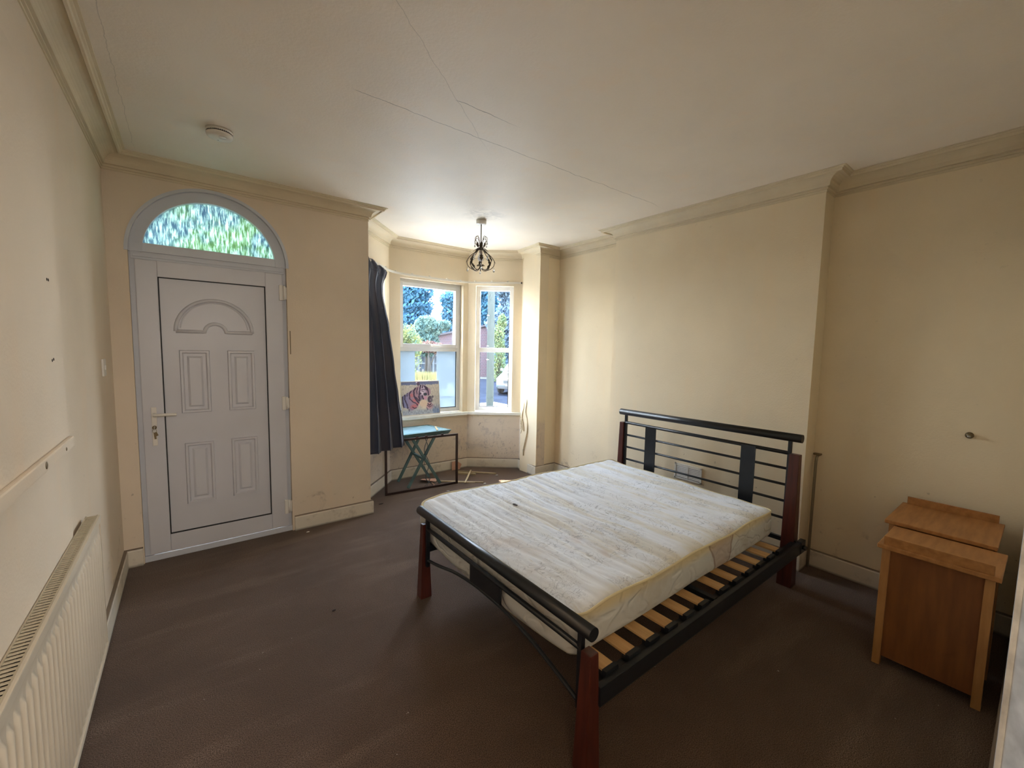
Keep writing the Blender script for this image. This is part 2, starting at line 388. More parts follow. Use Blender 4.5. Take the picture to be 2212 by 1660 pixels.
def floor_poly(z, ext=.0):
    return [(0, -3.65, z), (CB[0], CB[1], z), (B3[0], B3[1], z), (B2[0], B2[1], z), (B1[0], B1[1], z), (B0[0], B0[1], z), (CR[0], CR[1], z),
            (A4[0], A4[1], z), (A3[0], A3[1], z), (A2[0], A2[1], z), (A1[0], A1[1], z), (A0b[0], A0b[1], z), (A0[0], A0[1], z), (0, 0, z)]
mb = MB(); mb.box((-.3, -6.0, -.12), (4.2, 1.05, 0)); struct('floor', mb, M['carpet'], 'brown fitted carpet across the whole room', 'floor')
mb = MB(); mb.box((-.3, -6.0, H), (4.2, 1.2, H+.12)); struct('ceiling', mb, M['ceil'], 'plain cream ceiling with hairline cracks', 'ceiling')
mb = MB(); mb.box((-.2, -6.0, 0), (0, .3, H)); mb.box((-.01, -3.6, .0), (.010, -1.42, 1.128), .006, 3)
struct('wall_left', mb, M['wall_left'], 'cream wall on the left behind the radiator', 'wall')
# wall with the arched door
mb = MB(); TH = .16
def flat(x0, x1, z0, z1): mb.box((x0, 0, z0), (x1, TH, z1))
flat(0, DX0, 0, H); flat(DX1, A0[0], 0, H)
NA = 40; pts = [(.55-AR*math.cos(PI*k/NA), ARZ+AR*math.sin(PI*k/NA)) for k in range(NA+1)]
pts[0] = (DX0, ARZ); pts[-1] = (DX1, ARZ)
for (xa, za), (xb, zb) in zip(pts, pts[1:]):
    mb.hexa([(xa, 0, za), (xb, 0, zb), (xb, TH, zb), (xa, TH, za), (xa, 0, H), (xb, 0, H), (xb, TH, H), (xa, TH, H)])
bmesh.ops.remove_doubles(mb.b, verts=mb.b.verts, dist=1e-5)
mb.box((A0[0]-.14, TH-.02, 0), (A0[0]-.0, A0b[1], H))
struct('wall_front', mb, M['wall_left'], 'cream wall around the arched front door', 'wall')
# bay walls with window openings
SILL, HEAD = .70, 2.25
def bay_wall(name, p, q, u0, u1, label, ext=(0, 0), th=.17):
    p = Vector((*p, 0)); q = Vector((*q, 0)); d = (q-p); L = d.length; d.normalize(); n = Vector((-d.y, d.x, 0))
    mb = MB()
    def blk(a, b, z0, z1):
        P = [p+d*a, p+d*b, p+d*b+n*th, p+d*a+n*th]
        mb.hexa([v+Vector((0, 0, z0)) for v in P]+[v+Vector((0, 0, z1)) for v in P])
    e0, e1 = -ext[0], L+ext[1]
    if u0 is None: blk(e0, e1, 0, H)
    else:
        blk(e0, u0, 0, H); blk(u1, e1, 0, H); blk(u0, u1, 0, SILL-.03); blk(u0, u1, HEAD, H)
    struct(name, mb, M['wall_bay'], label, 'wall')
    return p, d, n, L
# openings along each wall
fr = bay_wall('wall_bay_front', A1, A2, .125, .925, 'middle bay wall with the wide window and mould below', (.0, .0))
rt = bay_wall('wall_bay_right', A2, A3, .095, .555, 'right angled bay wall under the narrow window, spotted with mould', (0, 0))
lf = bay_wall('wall_bay_left', A0b, A1, .09, .60, 'left angled bay wall mostly hidden behind the curtain', (0, 0))
bay_wall('wall_bay_side', A3, A4, None, None, 'short return wall at the right end of the bay', (0, -.001), .12)
# corner fillets outside so no daylight leaks between the angled walls
def post(name, c, nA, nB, th, label):
    mb = MB(); c = Vector((*c, 0)); P = [c, c+nB*th, c+(nA+nB).normalized()*th*1.12, c+nA*th]
    mb.hexa([v for v in P]+[v+Vector((0, 0, H)) for v in P]); struct(name, mb, M['wall_bay'], label, 'wall')
post('wall_bay_corner_left', A1, lf[2], fr[2], .17, 'outer corner post between left and middle bay windows')
post('wall_bay_corner_right', A2, fr[2], rt[2], .17, 'outer corner post between middle and right bay windows')
mb = MB(); mb.box((A4[0], 0, 0), (4.1, .3, H)); struct('wall_front_right', mb, M['wall'], 'narrow cream wall strip right of the bay', 'wall')
mb = MB(); mb.hexa([(CR[0], 0, 0), (4.1, 0, 0), (4.1, -4, 0), (CB[0]-.005, -4, 0), (CR[0], 0, H), (4.1, 0, H), (4.1, -4, H), (CB[0]-.005, -4, H)])
struct('wall_right', mb, M['wall'], 'cream right-hand wall in the alcoves either side of the chimney breast', 'wall')
mb = MB(); mb.box((B1[0], B1[1], 0), (3.95, B2[1], H)); struct('wall_chimney', mb, M['wall'], 'cream chimney breast projecting behind the headboard', 'wall')
# back wall with the doorway the camera stands in, and the hall beyond
mb = MB(); mb.box((1.36, -3.78, 0), (4.0, -3.652, H)); mb.box((-.0, -3.78, 2.12), (1.36, -3.652, H)); mb.box((0, -3.78, 0), (.06, -3.652, 2.12))
struct('wall_back', mb, M['wall'], 'cream wall at the near right edge behind the cabinets', 'wall')
mb = MB(); mb.box((0, -6.0, 0), (2.2, -5.9, H)); mb.box((2.2, -6.0, 0), (2.3, -3.78, H)); struct('wall_hall', mb, M['wall'], 'hall walls outside the room doorway', 'wall')
mb = MB()
mb.box((1.315, -3.80, 0), (1.36, -3.641, 2.12), .004); mb.box((1.36, -3.652, 0), (1.425, -3.641, 2.16), .003)
m_jamb = mat('grubby_white_gloss', lin((226, 228, 230)), .35, c2=lin((176, 178, 180)), nscale=26)
struct('trim_1', mb, m_jamb, 'grubby white door jamb at the near right edge', 'door frame')
dr = thing('door_2', (1.33, -3.66, 0), 'grubby white painted room door standing ajar at the near right edge', 'door', kind='structure')
mb = MB(); hx, hy = 1.318, -3.6455; ex, ey = hx-.74*math.cos(.62), hy-.74*math.sin(.62); nx_, ny_ = math.sin(.62)*.035, -math.cos(.62)*.035
mb.hexa([(ex, ey, .01), (hx, hy, .01), (hx+nx_, hy+ny_, .01), (ex+nx_, ey+ny_, .01), (ex, ey, 2.0), (hx, hy, 2.0), (hx+nx_, hy+ny_, 2.0), (ex+nx_, ey+ny_, 2.0)], .002)
build('leaf', mb, m_jamb, dr)

# cornice swept round the room
prof = [(0, -.104), (.005, -.104), (.005, -.097), (.003, -.096), (.003, -.090), (.011, -.089), (.011, -.081), (.007, -.080), (.007, -.074), (.020, -.072), (.022, -.062)]
prof += [(.022+.062*(1-math.cos(t*PI/2)), -.062+.046*math.sin(t*PI/2)) for t in [.15, .3, .45, .6, .75, .9, 1.0]]
prof += [(.088, -.016), (.092, -.026), (.102, -.025), (.105, -.012), (.112, -.010), (.114, -.004), (.126, -.004), (.126, 0), (0, 0)]
def offset_path(P, o):
    out = []
    for i, p in enumerate(P):
        p = Vector(p)
        def nrm(a, b): d = (Vector(b)-Vector(a)).normalized(); return Vector((d.y, -d.x))
        if i == 0: out.append(p+nrm(P[0], P[1])*o)
        elif i == len(P)-1: out.append(p+nrm(P[-2], P[-1])*o)
        else:
            n0 = nrm(P[i-1], P[i]); n1 = nrm(P[i], P[i+1]); b = (n0+n1).normalized(); out.append(p+b*(o/max(.25, b.dot(n0))))
    return out
def sweep(mb, P, prof, z0):
    rings = []
    offs = [offset_path(P, o) for o, z in prof]
    for i in range(len(P)):
        rings.append([mb.b.verts.new((offs[k][i].x, offs[k][i].y, z0+prof[k][1])) for k in range(len(prof))])
    for A, B in zip(rings, rings[1:]):
        for k in range(len(prof)-1): mb.b.faces.new([A[k], A[k+1], B[k+1], B[k]])
    mb.b.faces.new(rings[0]); mb.b.faces.new(rings[-1][::-1])
mb = MB(); sweep(mb, path, prof, H); struct('trim_2', mb, M['cornice'], 'moulded plaster cornice round the top of the walls', 'cornice')
sk = [(0, 0), (.020, 0), (.020, .108), (.015, .118), (.0, .121), (0, 0)]
def skirting(name, P, label):
    mb = MB(); sweep(mb, P, sk[:-1], 0); struct(name, mb, M['skirt'], label, 'skirting board')
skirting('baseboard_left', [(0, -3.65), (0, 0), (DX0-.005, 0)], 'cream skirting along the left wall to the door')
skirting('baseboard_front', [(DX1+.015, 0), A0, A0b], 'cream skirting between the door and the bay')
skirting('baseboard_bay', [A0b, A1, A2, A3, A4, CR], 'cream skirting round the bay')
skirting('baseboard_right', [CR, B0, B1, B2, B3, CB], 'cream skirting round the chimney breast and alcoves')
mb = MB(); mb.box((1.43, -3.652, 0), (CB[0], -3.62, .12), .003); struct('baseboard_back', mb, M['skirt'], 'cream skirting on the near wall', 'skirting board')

# ---------------------------------------------------------------- windows
def window(name, fdata, u0, u1, split, label, film=None, outer=.065, opening=None, handle=True, two_frames=True):
    p, d, n, L = fdata
    def W(u, v, z): return p+d*u+n*v+Vector((0, 0, z))
    root = thing(name, W((u0+u1)/2, outer, SILL), label, 'window', kind='structure')
    def fbox(mb, a, b, v0, v1, z0, z1, bev=.003):
        P = [W(a, v0, z0), W(b, v0, z0), W(b, v1, z0), W(a, v1, z0), W(a, v0, z1), W(b, v0, z1), W(b, v1, z1), W(a, v1, z1)]
        mb.hexa(P, bev)
    F = .048; v0, v1 = outer, outer+.065
    mb = MB()                                         # outer frame
    zb, zt = SILL+.01, HEAD-.0
    fbox(mb, u0, u0+F, v0, v1, zb, zt); fbox(mb, u1-F, u1, v0, v1, zb, zt)
    fbox(mb, u0+F, u1-F, v0, v1, zb, zb+F); fbox(mb, u0+F, u1-F, v0, v1, zt-F, zt)
    fbox(mb, u0+F, u1-F, v0, v1, split-.03, split+.025)
    build('window_frame', mb, M['winframe'], root)
    if opening:                                       # opening top light
        s = .042; mb = MB(); a0, a1, z0, z1 = u0+F-.012, u1-F+.012, split+.013, zt-F+.012; w0, w1 = v0-.018, v0+.035
        fbox(mb, a0, a0+s, w0, w1, z0, z1); fbox(mb, a1-s, a1, w0, w1, z0, z1); fbox(mb, a0+s, a1-s, w0, w1, z0, z0+s); fbox(mb, a0+s, a1-s, w0, w1, z1-s, z1)
        sash = build('sash', mb, M['winframe'], root)
        mb = MB(); fbox(mb, a0+s-.003, a1-s+.003, w0+.02, w0+.026, z0+s-.003, z1-s+.003, 0); build('pane', mb, M['glass'], root)
        mb = MB(); uc = (a0+a1)/2+.03
        fbox(mb, uc-.03, uc+.03, w0-.01, w0, z0+.01, z0+.032); mb.bar(W(uc-.02, w0-.022, z0+.02), W(uc+.12, w0-.026, z0+.012), .012, .014, bev=.004)
        mb.tube([W(uc-.015, w0-.004, z0+.02), W(uc-.015, w0-.024, z0+.02)], .008); build('handle', mb, M['white'], root)
    else:
        mb = MB(); fbox(mb, u0+F-.003, u1-F+.003, v0+.02, v0+.026, split+.02, zt-F+.004, 0); build('pane', mb, M['glass'], root)
    mb = MB(); fbox(mb, u0+F-.003, u1-F+.003, v0+.02, v0+.026, zb+F-.004, split-.026, 0); build('pane', mb, M['glass'], root)
    mb = MB(); g = .008                               # dark seals round the lower pane
    for (a, b, z0, z1) in ((u0+F, u0+F+g, zb+F, split-.03), (u1-F-g, u1-F, zb+F, split-.03), (u0+F, u1-F, zb+F, zb+F+g)):
        fbox(mb, a, b, v0+.01, v0+.019, z0, z1, 0)
    build('seal', mb, M['gasket'], root, )
    if film:
        for a, b in film:
            mb = MB(); fbox(mb, a, b, v0+.0145, v0+.0165, zb+F, split-.031, 0); build('frosted_film', mb, M['film'], root)
    return W
Wf = window('window_1', fr, .10, .925, 1.475, 'wide middle bay window with a frosted lower pane', film=[(.15, .335), (.615, .878)], opening=True)
Wr = window('window_2', rt, .095, .555, 1.475, 'narrow right bay window looking onto the pole and car')
Wl = window('window_3', lf, .09, .60, 1.475, 'left bay window hidden behind the dark curtain')
# sill boards
mb = MB()
def off(P, o): return offset_path(P, o)
base = [A0b, A1, A2, A3]; inn = offset_path(base, .045); out = offset_path(base, -.075)
ring_i = [(v.x, v.y) for v in inn]; ring_o = [(v.x, v.y) for v in out]
ring_i[-1] = (A3[0]-.012, A3[1]-.03); ring_i[0] = (A0b[0]+.0, A0b[1]-.02)
for i in range(3):
    a, b, c, e = ring_i[i], ring_i[i+1], ring_o[i+1], ring_o[i]
    mb.hexa([(*a, .672), (*b, .672), (*c, .672), (*e, .672), (*a, .702), (*b, .702), (*c, .708), (*e, .708)])
bmesh.ops.remove_doubles(mb.b, verts=mb.b.verts, dist=1e-4)
struct('trim_3', mb, M['sill'], 'white painted sill board round the bay windows', 'window sill')

# ---------------------------------------------------------------- front door
door = thing('door_1', (.55, .05, 0), 'white panelled front door with arched fanlight above', 'door', kind='structure')
def ybox(mb, x0, x1, z0, z1, y0, y1, bev=.003): mb.box((x0, y0, z0), (x1, y1, z1), bev)
def arc(r, n=48, cx=.55, cz=ARZ, a0=0, a1=PI): return [(cx-r*math.cos(a0+(a1-a0)*k/n), cz+r*math.sin(a0+(a1-a0)*k/n)) for k in range(n+1)]
def arch_band(mb, ro, ri, y0, y1, n=48, cz=ARZ, flat_z=None):
    O = arc(ro, n, cz=cz); I = arc(ri, n, cz=cz)
    for k in range(n):
        a, b, c, e = O[k], O[k+1], I[k+1], I[k]
        mb.hexa([(e[0], y0, e[1]), (c[0], y0, c[1]), (c[0], y1, c[1]), (e[0], y1, e[1]), (a[0], y0, a[1]), (b[0], y0, b[1]), (b[0], y1, b[1]), (a[0], y1, a[1])])
    bmesh.ops.remove_doubles(mb.b, verts=mb.b.verts, dist=1e-5)
mb = MB(); ybox(mb, DX0, .152, .0, ARZ-.0, .035, .10); ybox(mb, .952, DX1, 0, ARZ, .035, .10); ybox(mb, .10, 1.0, .0, .04, .012, .10)
ybox(mb, .11, .99, 2.03, 2.078, .028, .10); ybox(mb, .12, .98, 2.045, 2.06, .020, .03)
build('door_frame', mb, M['upvcframe'], door)
mb = MB(); arch_band(mb, .449, .385, .022, .10); ybox(mb, .109, .991, 2.078, 2.1352, .0195, .098); arch_band(mb, .392, .380, .012, .05)
fan = build('fanlight_frame', mb, M['upvcframe'], door)
mb = MB(); r = .386; z0 = 2.13; a = math.asin((z0-ARZ)/r)
P = [(.55-r*math.cos(a+(PI-2*a)*k/40), .052, ARZ+r*math.sin(a+(PI-2*a)*k/40)) for k in range(41)]
mb.ngon_prism(P, (0, .006, 0)); build('fanlight_glass', mb, M['obscure'], door)
mb = MB(); arch_band(mb, .466, .447, -.010, .03); build('arch_bead', mb, M['upvcframe'], door)
# leaf
mb = MB(); y0, y1 = .012, .07
LX0, LX1, LZ0, LZ1 = .128, .972, .045, 2.028; GX0, GX1, GZ0, GZ1 = .240, .858, .166, 1.925
ybox(mb, LX0, GX0, LZ0, LZ1, y0, y1, .006); ybox(mb, GX1, LX1, LZ0, LZ1, y0, y1, .006)
ybox(mb, GX0, GX1, LZ0, GZ0, y0, y1, .002); ybox(mb, GX0, GX1, GZ1, LZ1, y0, y1, .002)
leaf = build('door_leaf', mb, M['upvc'], door)
mb = MB(); g = .006
ybox(mb, GX0, GX0+g, GZ0, GZ1, y0+.001, y0+.02, 0); ybox(mb, GX1-g, GX1, GZ0, GZ1, y0+.001, y0+.02, 0); ybox(mb, GX0, GX1, GZ0, GZ0+g, y0+.001, y0+.02, 0); ybox(mb, GX0, GX1, GZ1-g, GZ1, y0+.001, y0+.02, 0)
build('gasket', mb, M['gasket'], leaf)
mb = MB(); mb.box((GX0+g, .026, GZ0+g), (GX1-g, .06, GZ1-g)); build('door_panel', mb, M['upvc'], leaf)
def raised(mb, x0, x1, z0, z1, y=.026):
    # moulded rectangular surround: outer bead, sunk channel, raised field
    def ring(o, yy): return [(x0+o, yy, z0+o), (x1-o, yy, z0+o), (x1-o, yy, z1-o), (x0+o, yy, z1-o)]
    R = [ring(0, y), ring(.005, y-.016), ring(.016, y-.016), ring(.024, y+.001), ring(.040, y+.001), ring(.054, y-.010)]
    V = [[mb.b.verts.new(p) for p in r] for r in R]
    for A, B in zip(V, V[1:]):
        for k in range(4): mb.b.faces.new([A[k], A[(k+1) % 4], B[(k+1) % 4], B[k]])
    mb.b.faces.new(V[-1])
mb = MB()
for x0, x1, z0, z1 in ((.333, .503, 1.006, 1.443), (.607, .775, 1.006, 1.443), (.340, .508, .357, .793), (.612, .778, .360, .797)): raised(mb, x0, x1, z0, z1)
build('raised_moulding', mb, M['upvc'], leaf)
mb = MB()                                             # sunburst arch moulding
def bead(pts2, w=.011, h=.011):
    mb.tube([(x, .026, z) for x, z in pts2], [w]*len(pts2), 8)
R = .222; cx = .543; cz = 1.572
big = [(cx-R*math.cos(PI*k/36), cz+R*math.sin(PI*k/36)) for k in range(37)]
small = [(cx+.062*math.cos(PI*k/14), cz+.058*math.sin(PI*k/14)) for k in range(15)]
loop = big+[(cx+R, cz), (cx+.075, cz)]+small+[(cx-.075, cz), (cx-R, cz)]
bead(loop, .012)
bead([(cx-(R-.026)*math.cos(PI*k/36*.96+.06), cz+.012+(R-.03)*math.sin(PI*k/36*.96+.06)) for k in range(37)], .004)
build('sunburst_moulding', mb, M['upvc'], leaf)
mb = MB(); mb.box((.172, .002, .80), (.200, .013, 1.06), .004); plate = build('handle_plate', mb, M['white'], door)
mb = MB(); mb.tube([(.186, .012, 1.012), (.186, -.040, 1.012)], .010); mb.tube(curve([(.186, -.040, 1.012), (.205, -.046, 1.012), (.24, -.047, 1.012), (.305, -.044, 1.010)], 5), .0095)
build('lever', mb, M['white'], plate)
mb = MB(); mb.lathe([(0, 0), (.012, 0), (.012, .012), (.009, .014), (0, .014)], (.186, .003, .925), 16, Vector((0, -1, 0))); build('keyhole', mb, M['brass'], plate)
keys = thing('key_ring', (.186, -.01, .90), 'small bunch of keys hanging in the front door lock', 'keys')
mb = MB(); mb.box((.1835, -.036, .915), (.1885, -.009, .935), .001); mb.tube([(.186+.011*math.cos(t*PI/8), -.030, .906+.011*math.sin(t*PI/8)) for t in range(16)], .0016, 6, closed=True); build('ring', mb, M['chrome'], keys)
mb = MB(); mb.bar((.186, -.030, .896), (.190, -.028, .850), .003, .010, bev=.001); mb.bar((.190, -.031, .897), (.200, -.031, .872), .003, .014, bev=.001); build('key', mb, M['brass'], keys)
for z0, z1 in ((1.83, 1.945), (.985, 1.09), (.150, .262)):
    mb = MB(); mb.box((.948, -.004, z0), (.972, .014, z1), .003); mb.tube([(.980, .002, z0+.004), (.980, .002, z1-.004)], .0085, 12); mb.box((.985, .004, z0+.01), (.999, .036, z1-.012), .002)
    build('hinge', mb, M['white'], door)
mb = MB(); mb.box((1.012, -.004, 1.42), (1.018, .0, 1.60)); o = build('slit_strip', mb, M['brass']); tag(o, 'thin brown strip standing in for the slit in the wall right of the front door', 'strip')  # brown strip added in place of a slit in the wall

# ---------------------------------------------------------------- left wall fittings
# radiator
rad = thing('radiator', (.05, -1.9, 0), 'long cream double panel radiator with top grille on the left wall', 'radiator')
RY0, RY1, RZ0, RZ1, RX0, RX1 = -3.2, -1.20, .16, .755, .012, .058
mb = MB(); mb.box((.0115, RY0, RZ0), (.014, RY1-.02, RZ1), .001)
nr = 60
RYF = RY1
def radf(u, v):
    v = (0, .025, .055, .945, .975, 1)[round(v*5)]
    y = RY0+(RYF-RY0)*u; z = RZ0+.02+(RZ1-.05-RZ0-.02)*v
    ph = (y*1.0/.045) % 1.0; d = .0 if (v < .04 or v > .96 or u < .01 or u > .985) else .0075*max(0, math.sin(PI*min(1, ph/.55)) if ph < .55 else 0)
    return (RX1-.006+d, y, z)
mb.grid(radf, 1400, 5)
mb.box((RX1-.012, RY0, RZ0), (RX1-.0062, RYF, RZ1-.008)); mb.box((RX1-.012, RY0, RZ1-.03), (RX1, RYF, RZ1), .003); mb.box((RX1-.012, RY0, RZ0), (RX1, RYF, RZ0+.02), .003)
mb.box((RX0, RYF-.004, RZ0), (RX1-.002, RYF, RZ1), .001)
build('front_panel', mb, M['radiator'], rad)
mb = MB(); y = RY0
mb.box((RX0, RY0, RZ1-.004), (RX0+.004, RYF, RZ1+.002)); mb.box((RX1-.012, RY0, RZ1-.002), (RX1-.008, RYF, RZ1+.002))
while y < RYF-.006:
    mb.box((RX0+.004, y, RZ1-.003), (RX1-.012, y+.0055, RZ1+.0005)); y += .017
build('top_grille', mb, M['grille'], rad)
mb = MB(); mb.box((RX0, RY0, RZ1-.05), (RX1-.013, RYF-.005, RZ1-.045)); build('dark_gap_sheet', mb, M['dark'], rad)  # flat dark sheet stands in for the shade below the grille
# raised board
mb = MB()
Y0, Y1, Z0, Z1, TK = -3.3, -1.50, 1.115, 2.3, .032
def rrect(y0, y1, z0, z1, r, x, n=8):
    P = []
    for cy, cz, a in ((y1-r, z0+r, -PI/2), (y1-r, z1-r, 0), (y0+r, z1-r, PI/2), (y0+r, z0+r, PI)):
        for k in range(n+1): t = a+PI/2*k/n; P.append((x, cy+r*math.cos(t), cz+r*math.sin(t)))
    return P
rings = [rrect(Y0, Y1, Z0, Z1, .05, -.001), rrect(Y0+.003, Y1-.003, Z0+.003, Z1-.003, .048, TK-.006), rrect(Y0+.012, Y1-.012, Z0+.012, Z1-.012, .042, TK)]
V = [[mb.b.verts.new(p) for p in r] for r in rings]
for A, B in zip(V, V[1:]):
    for k in range(len(A)):
        f = mb.b.faces.new([A[k], A[(k+1) % len(A)], B[(k+1) % len(A)], B[k]]); f.smooth = True
mb.b.faces.new(V[-1])
board = build('wall_board', mb, M['wall_left']); tag(board, 'large cream painted board with rounded corner fixed to the left wall', 'board')
mb = MB(); mb.box((TK-.001, Y0+.01, Z0+.004), (TK+.016, Y1-.03, Z0+.044), .008, 3); build('lower_batten', mb, M['wall_left'], board)
for y, z, r in ((-1.664, 1.137, .006), (-1.915, 1.141, .011)):
    mb = MB(); mb.lathe([(0, 0), (r, 0), (r, .002), (r*.5, .003), (0, .001)], (TK+.015, y, z), 14, Vector((1, 0, 0))); build('screw', mb, M['brass'], board)
for y, z in ((-1.655, 1.435), (-1.674, 1.432), (-1.65, 1.69), (-1.668, 1.69)):
    mb = MB(); mb.lathe([(0, 0), (.005, 0), (.004, .0012), (0, .0012)], (TK, y, z), 9, Vector((1, 0, 0)))
    build('screw_hole', mb, M['crumb'], board)
sw = thing('light_switch', (.004, -.38, 1.30), 'white light switch on the left wall near the corner', 'light switch')
mb = MB(); mb.box((0, -.435, 1.30), (.009, -.345, 1.395), .003); build('plate', mb, M['white'], sw)
mb = MB(); mb.box((.008, -.398, 1.335), (.014, -.382, 1.36), .002); build('rocker', mb, M['white'], sw)

# ---------------------------------------------------------------- ceiling fittings
al = thing('smoke_alarm', (.561, -.765, H), 'round white smoke alarm on the ceiling near the door', 'smoke alarm')
mb = MB(); mb.lathe([(0, 0), (.064, 0), (.064, -.008), (.060, -.010), (.060, -.014)], (.561, -.765, H), 40); build('base', mb, M['white'], al)
mb = MB(); mb.lathe([(.0, -.014), (.056, -.014), (.056, -.018), (.063, -.019), (.063, -.023), (.059, -.033), (.045, -.040), (.020, -.043), (0, -.043)], (.561, -.765, H), 40); build('cover', mb, M['white'], al)
mb = MB()
for k in range(40):
    t = 2*PI*k/40; mb.box((.561+.0595*math.cos(t)-.0015, -.765+.0595*math.sin(t)-.0015, H-.0195), (.561+.0595*math.cos(t)+.0015, -.765+.0595*math.sin(t)+.0015, H-.012))
build('vent_slots', mb, M['dark'], al)
mb = MB(); mb.lathe([(0, 0), (.019, 0), (.018, -.003), (0, -.003)], (.573, -.790, H-.0405), 24); build('test_button', mb, mat('shiny_white_button', (.85, .85, .85), .15), al)
mb = MB(); mb.lathe([(0, 0), (.005, 0), (0, -.001)], (.555, -.745, H-.0425), 10); build('indicator', mb, M['dark'], al)

LX, LY = 2.53, -.37
lamp = thing('pendant_lamp', (LX, LY, H), 'small antique metal chandelier with crystal drops hanging in front of the bay', 'chandelier')
mb = MB(); mb.lathe([(0, 0), (.046, 0), (.046, -.032), (.044, -.036), (0, -.036)], (LX, LY, H), 32); build('ceiling_rose', mb, M['white'], lamp)
mb = MB(); mb.tube([(LX, LY, H-.034), (LX, LY, 2.425)], .0045, 8); build('rod', mb, M['lampmetal'], lamp)
mb = MB(); mb.lathe([(0, .03), (.008, .03), (.014, .02), (.018, .008), (.014, 0), (.020, -.010), (.020, -.030), (.014, -.034), (0, -.034)], (LX, LY, 2.415), 20); build('hub', mb, M['lampmetal'], lamp)
mb = MB(); mb.lathe([(0, 0), (.017, 0), (.018, -.030), (0, -.030)], (LX, LY, 2.382), 20); build('lamp_holder', mb, M['white'], lamp)
mb = MB(); mb.lathe([(.013, 0), (.016, -.010), (.026, -.022), (.030, -.036), (.028, -.050), (.018, -.063), (0, -.068)], (LX, LY, 2.353), 24); build('bulb', mb, mat('pearl_bulb', (.8, .8, .82), .25), lamp)
crystal = bpy.data.materials.new('crystal_glass'); crystal.use_nodes = True
pc = crystal.node_tree.nodes['Principled BSDF']; pc.inputs['Base Color'].default_value = (.85, .84, .8, 1); pc.inputs['Roughness'].default_value = .08; pc.inputs['Transmission Weight'].default_value = .5; pc.inputs['IOR'].default_value = 1.5
def drop(p, s=1.):
    m_ = MB(); p = Vector(p)
    m_.tube([p, p-Vector((0, 0, .010*s))], .0008, 5)
    m_.lathe([(0, 0), (.004*s, -.003*s), (.004*s, -.006*s), (0, -.009*s)], p-Vector((0, 0, .008*s)), 6)
    m_.lathe([(0, 0), (.003*s, -.004*s), (.009*s, -.017*s), (.007*s, -.024*s), (0, -.030*s)], p-Vector((0, 0, .017*s)), 8)
    for f in m_.b.faces: f.smooth = False
    build('crystal_drop', m_, crystal, lamp)
def leafy(mb, p, d, s, side):
    p = Vector(p); d = Vector(d).normalized(); sd = Vector(side).normalized(); up = d.cross(sd).normalized()
    prof_ = [(0, 0), (.25, .20), (.4, .13), (.55, .24), (.75, .12), (1.0, 0)]
    mid = [mb.b.verts.new(p+d*s*t+up*s*.05*math.sin(PI*t)) for t, _ in prof_]
    for q in (1, -1):
        ed = [mb.b.verts.new(p+d*s*t+sd*s*w_*q*1.0-up*s*.04*w_) for t, w_ in prof_[1:-1]]
        for i in range(len(ed)-1): mb.b.faces.new([mid[i+1], mid[i+2], ed[i+1], ed[i]])
        mb.b.faces.new([mid[0], mid[1], ed[0]]); mb.b.faces.new([mid[-2], mid[-1], ed[-1]])
for k in range(8):
    t = 2*PI*k/8+.25; ca, sa = math.cos(t), math.sin(t)
    def Q(r, z): return (LX+r*ca, LY+r*sa, z)
    big_ = k % 1 == 0
    mb = MB()
    mb.tube(curve([Q(.018, 2.405), Q(.034, 2.388), Q(.062, 2.358), Q(.100, 2.325), Q(.124, 2.285), Q(.116, 2.242), Q(.082, 2.214), Q(.045, 2.205), Q(.018, 2.220), Q(.010, 2.240), Q(.022, 2.254), Q(.036, 2.244)], 5), .0032, 6)
    tang = (-sa, ca, 0)
    leafy(mb, Q(.100, 2.330), (ca*.5, sa*.5, -.85), .075, tang)
    leafy(mb, Q(.040, 2.400), (ca*.6, sa*.6, -.6), .050, tang)
    if k % 2 == 0: leafy(mb, Q(.120, 2.255), (-ca*.6, -sa*.6, -.55), .060, tang)
    build('arm', mb, M['lampmetal'], lamp)
    mb = MB()
    mb.tube(curve([Q(.016, 2.42), Q(.022, 2.455), Q(.034, 2.487), Q(.056, 2.497), Q(.075, 2.482), Q(.076, 2.460), Q(.064, 2.450)] if k % 2 == 0 else [Q(.014, 2.42), Q(.016, 2.47), Q(.024, 2.508), Q(.038, 2.510), Q(.046, 2.480), Q(.044, 2.462)], 5), .0022, 6)
    leafy(mb, Q(.030, 2.41), (ca*.5, sa*.5, .85), .055, tang)
    build('scroll', mb, M['lampmetal'], lamp)
    if k % 2 == 0: drop(Q(.076, 2.462), .9)
    else: drop(Q(.120, 2.240), 1.1)
    if k % 2 == 0: drop(Q(.085, 2.352), .9)
drop((LX, LY, 2.285), .8)

# ---------------------------------------------------------------- curtain rail and curtain
railp = offset_path([A0b, A1, A2, A3], .035); rp = [(v.x, v.y) for v in railp]; rp[-1] = (A3[0]-.02, A3[1]+.0)
def rz(x): return 2.292
pts3 = [(*rp[0], 2.295), ((rp[0][0]+rp[1][0])/2+.01, (rp[0][1]+rp[1][1])/2-.01, 2.292), (rp[1][0]+.01, rp[1][1]-.02, 2.288), (2.45, rp[1][1]-.01, 2.278), (2.8, rp[2][1]-.01, 2.276), (rp[2][0]-.01, rp[2][1]-.02, 2.280), ((rp[2][0]+rp[3][0])/2, (rp[2][1]+rp[3][1])/2-.005, 2.286), (*rp[3], 2.290)]
crail = thing('curtain_rail', pts3[3], 'thin white curtain track bent round the bay above the windows', 'curtain rail')
mb = MB(); cv = curve(pts3, 8)
for a, b in zip(cv, cv[1:]): mb.bar(a, b, .006, .022)
build('track', mb, M['railwhite'], crail)
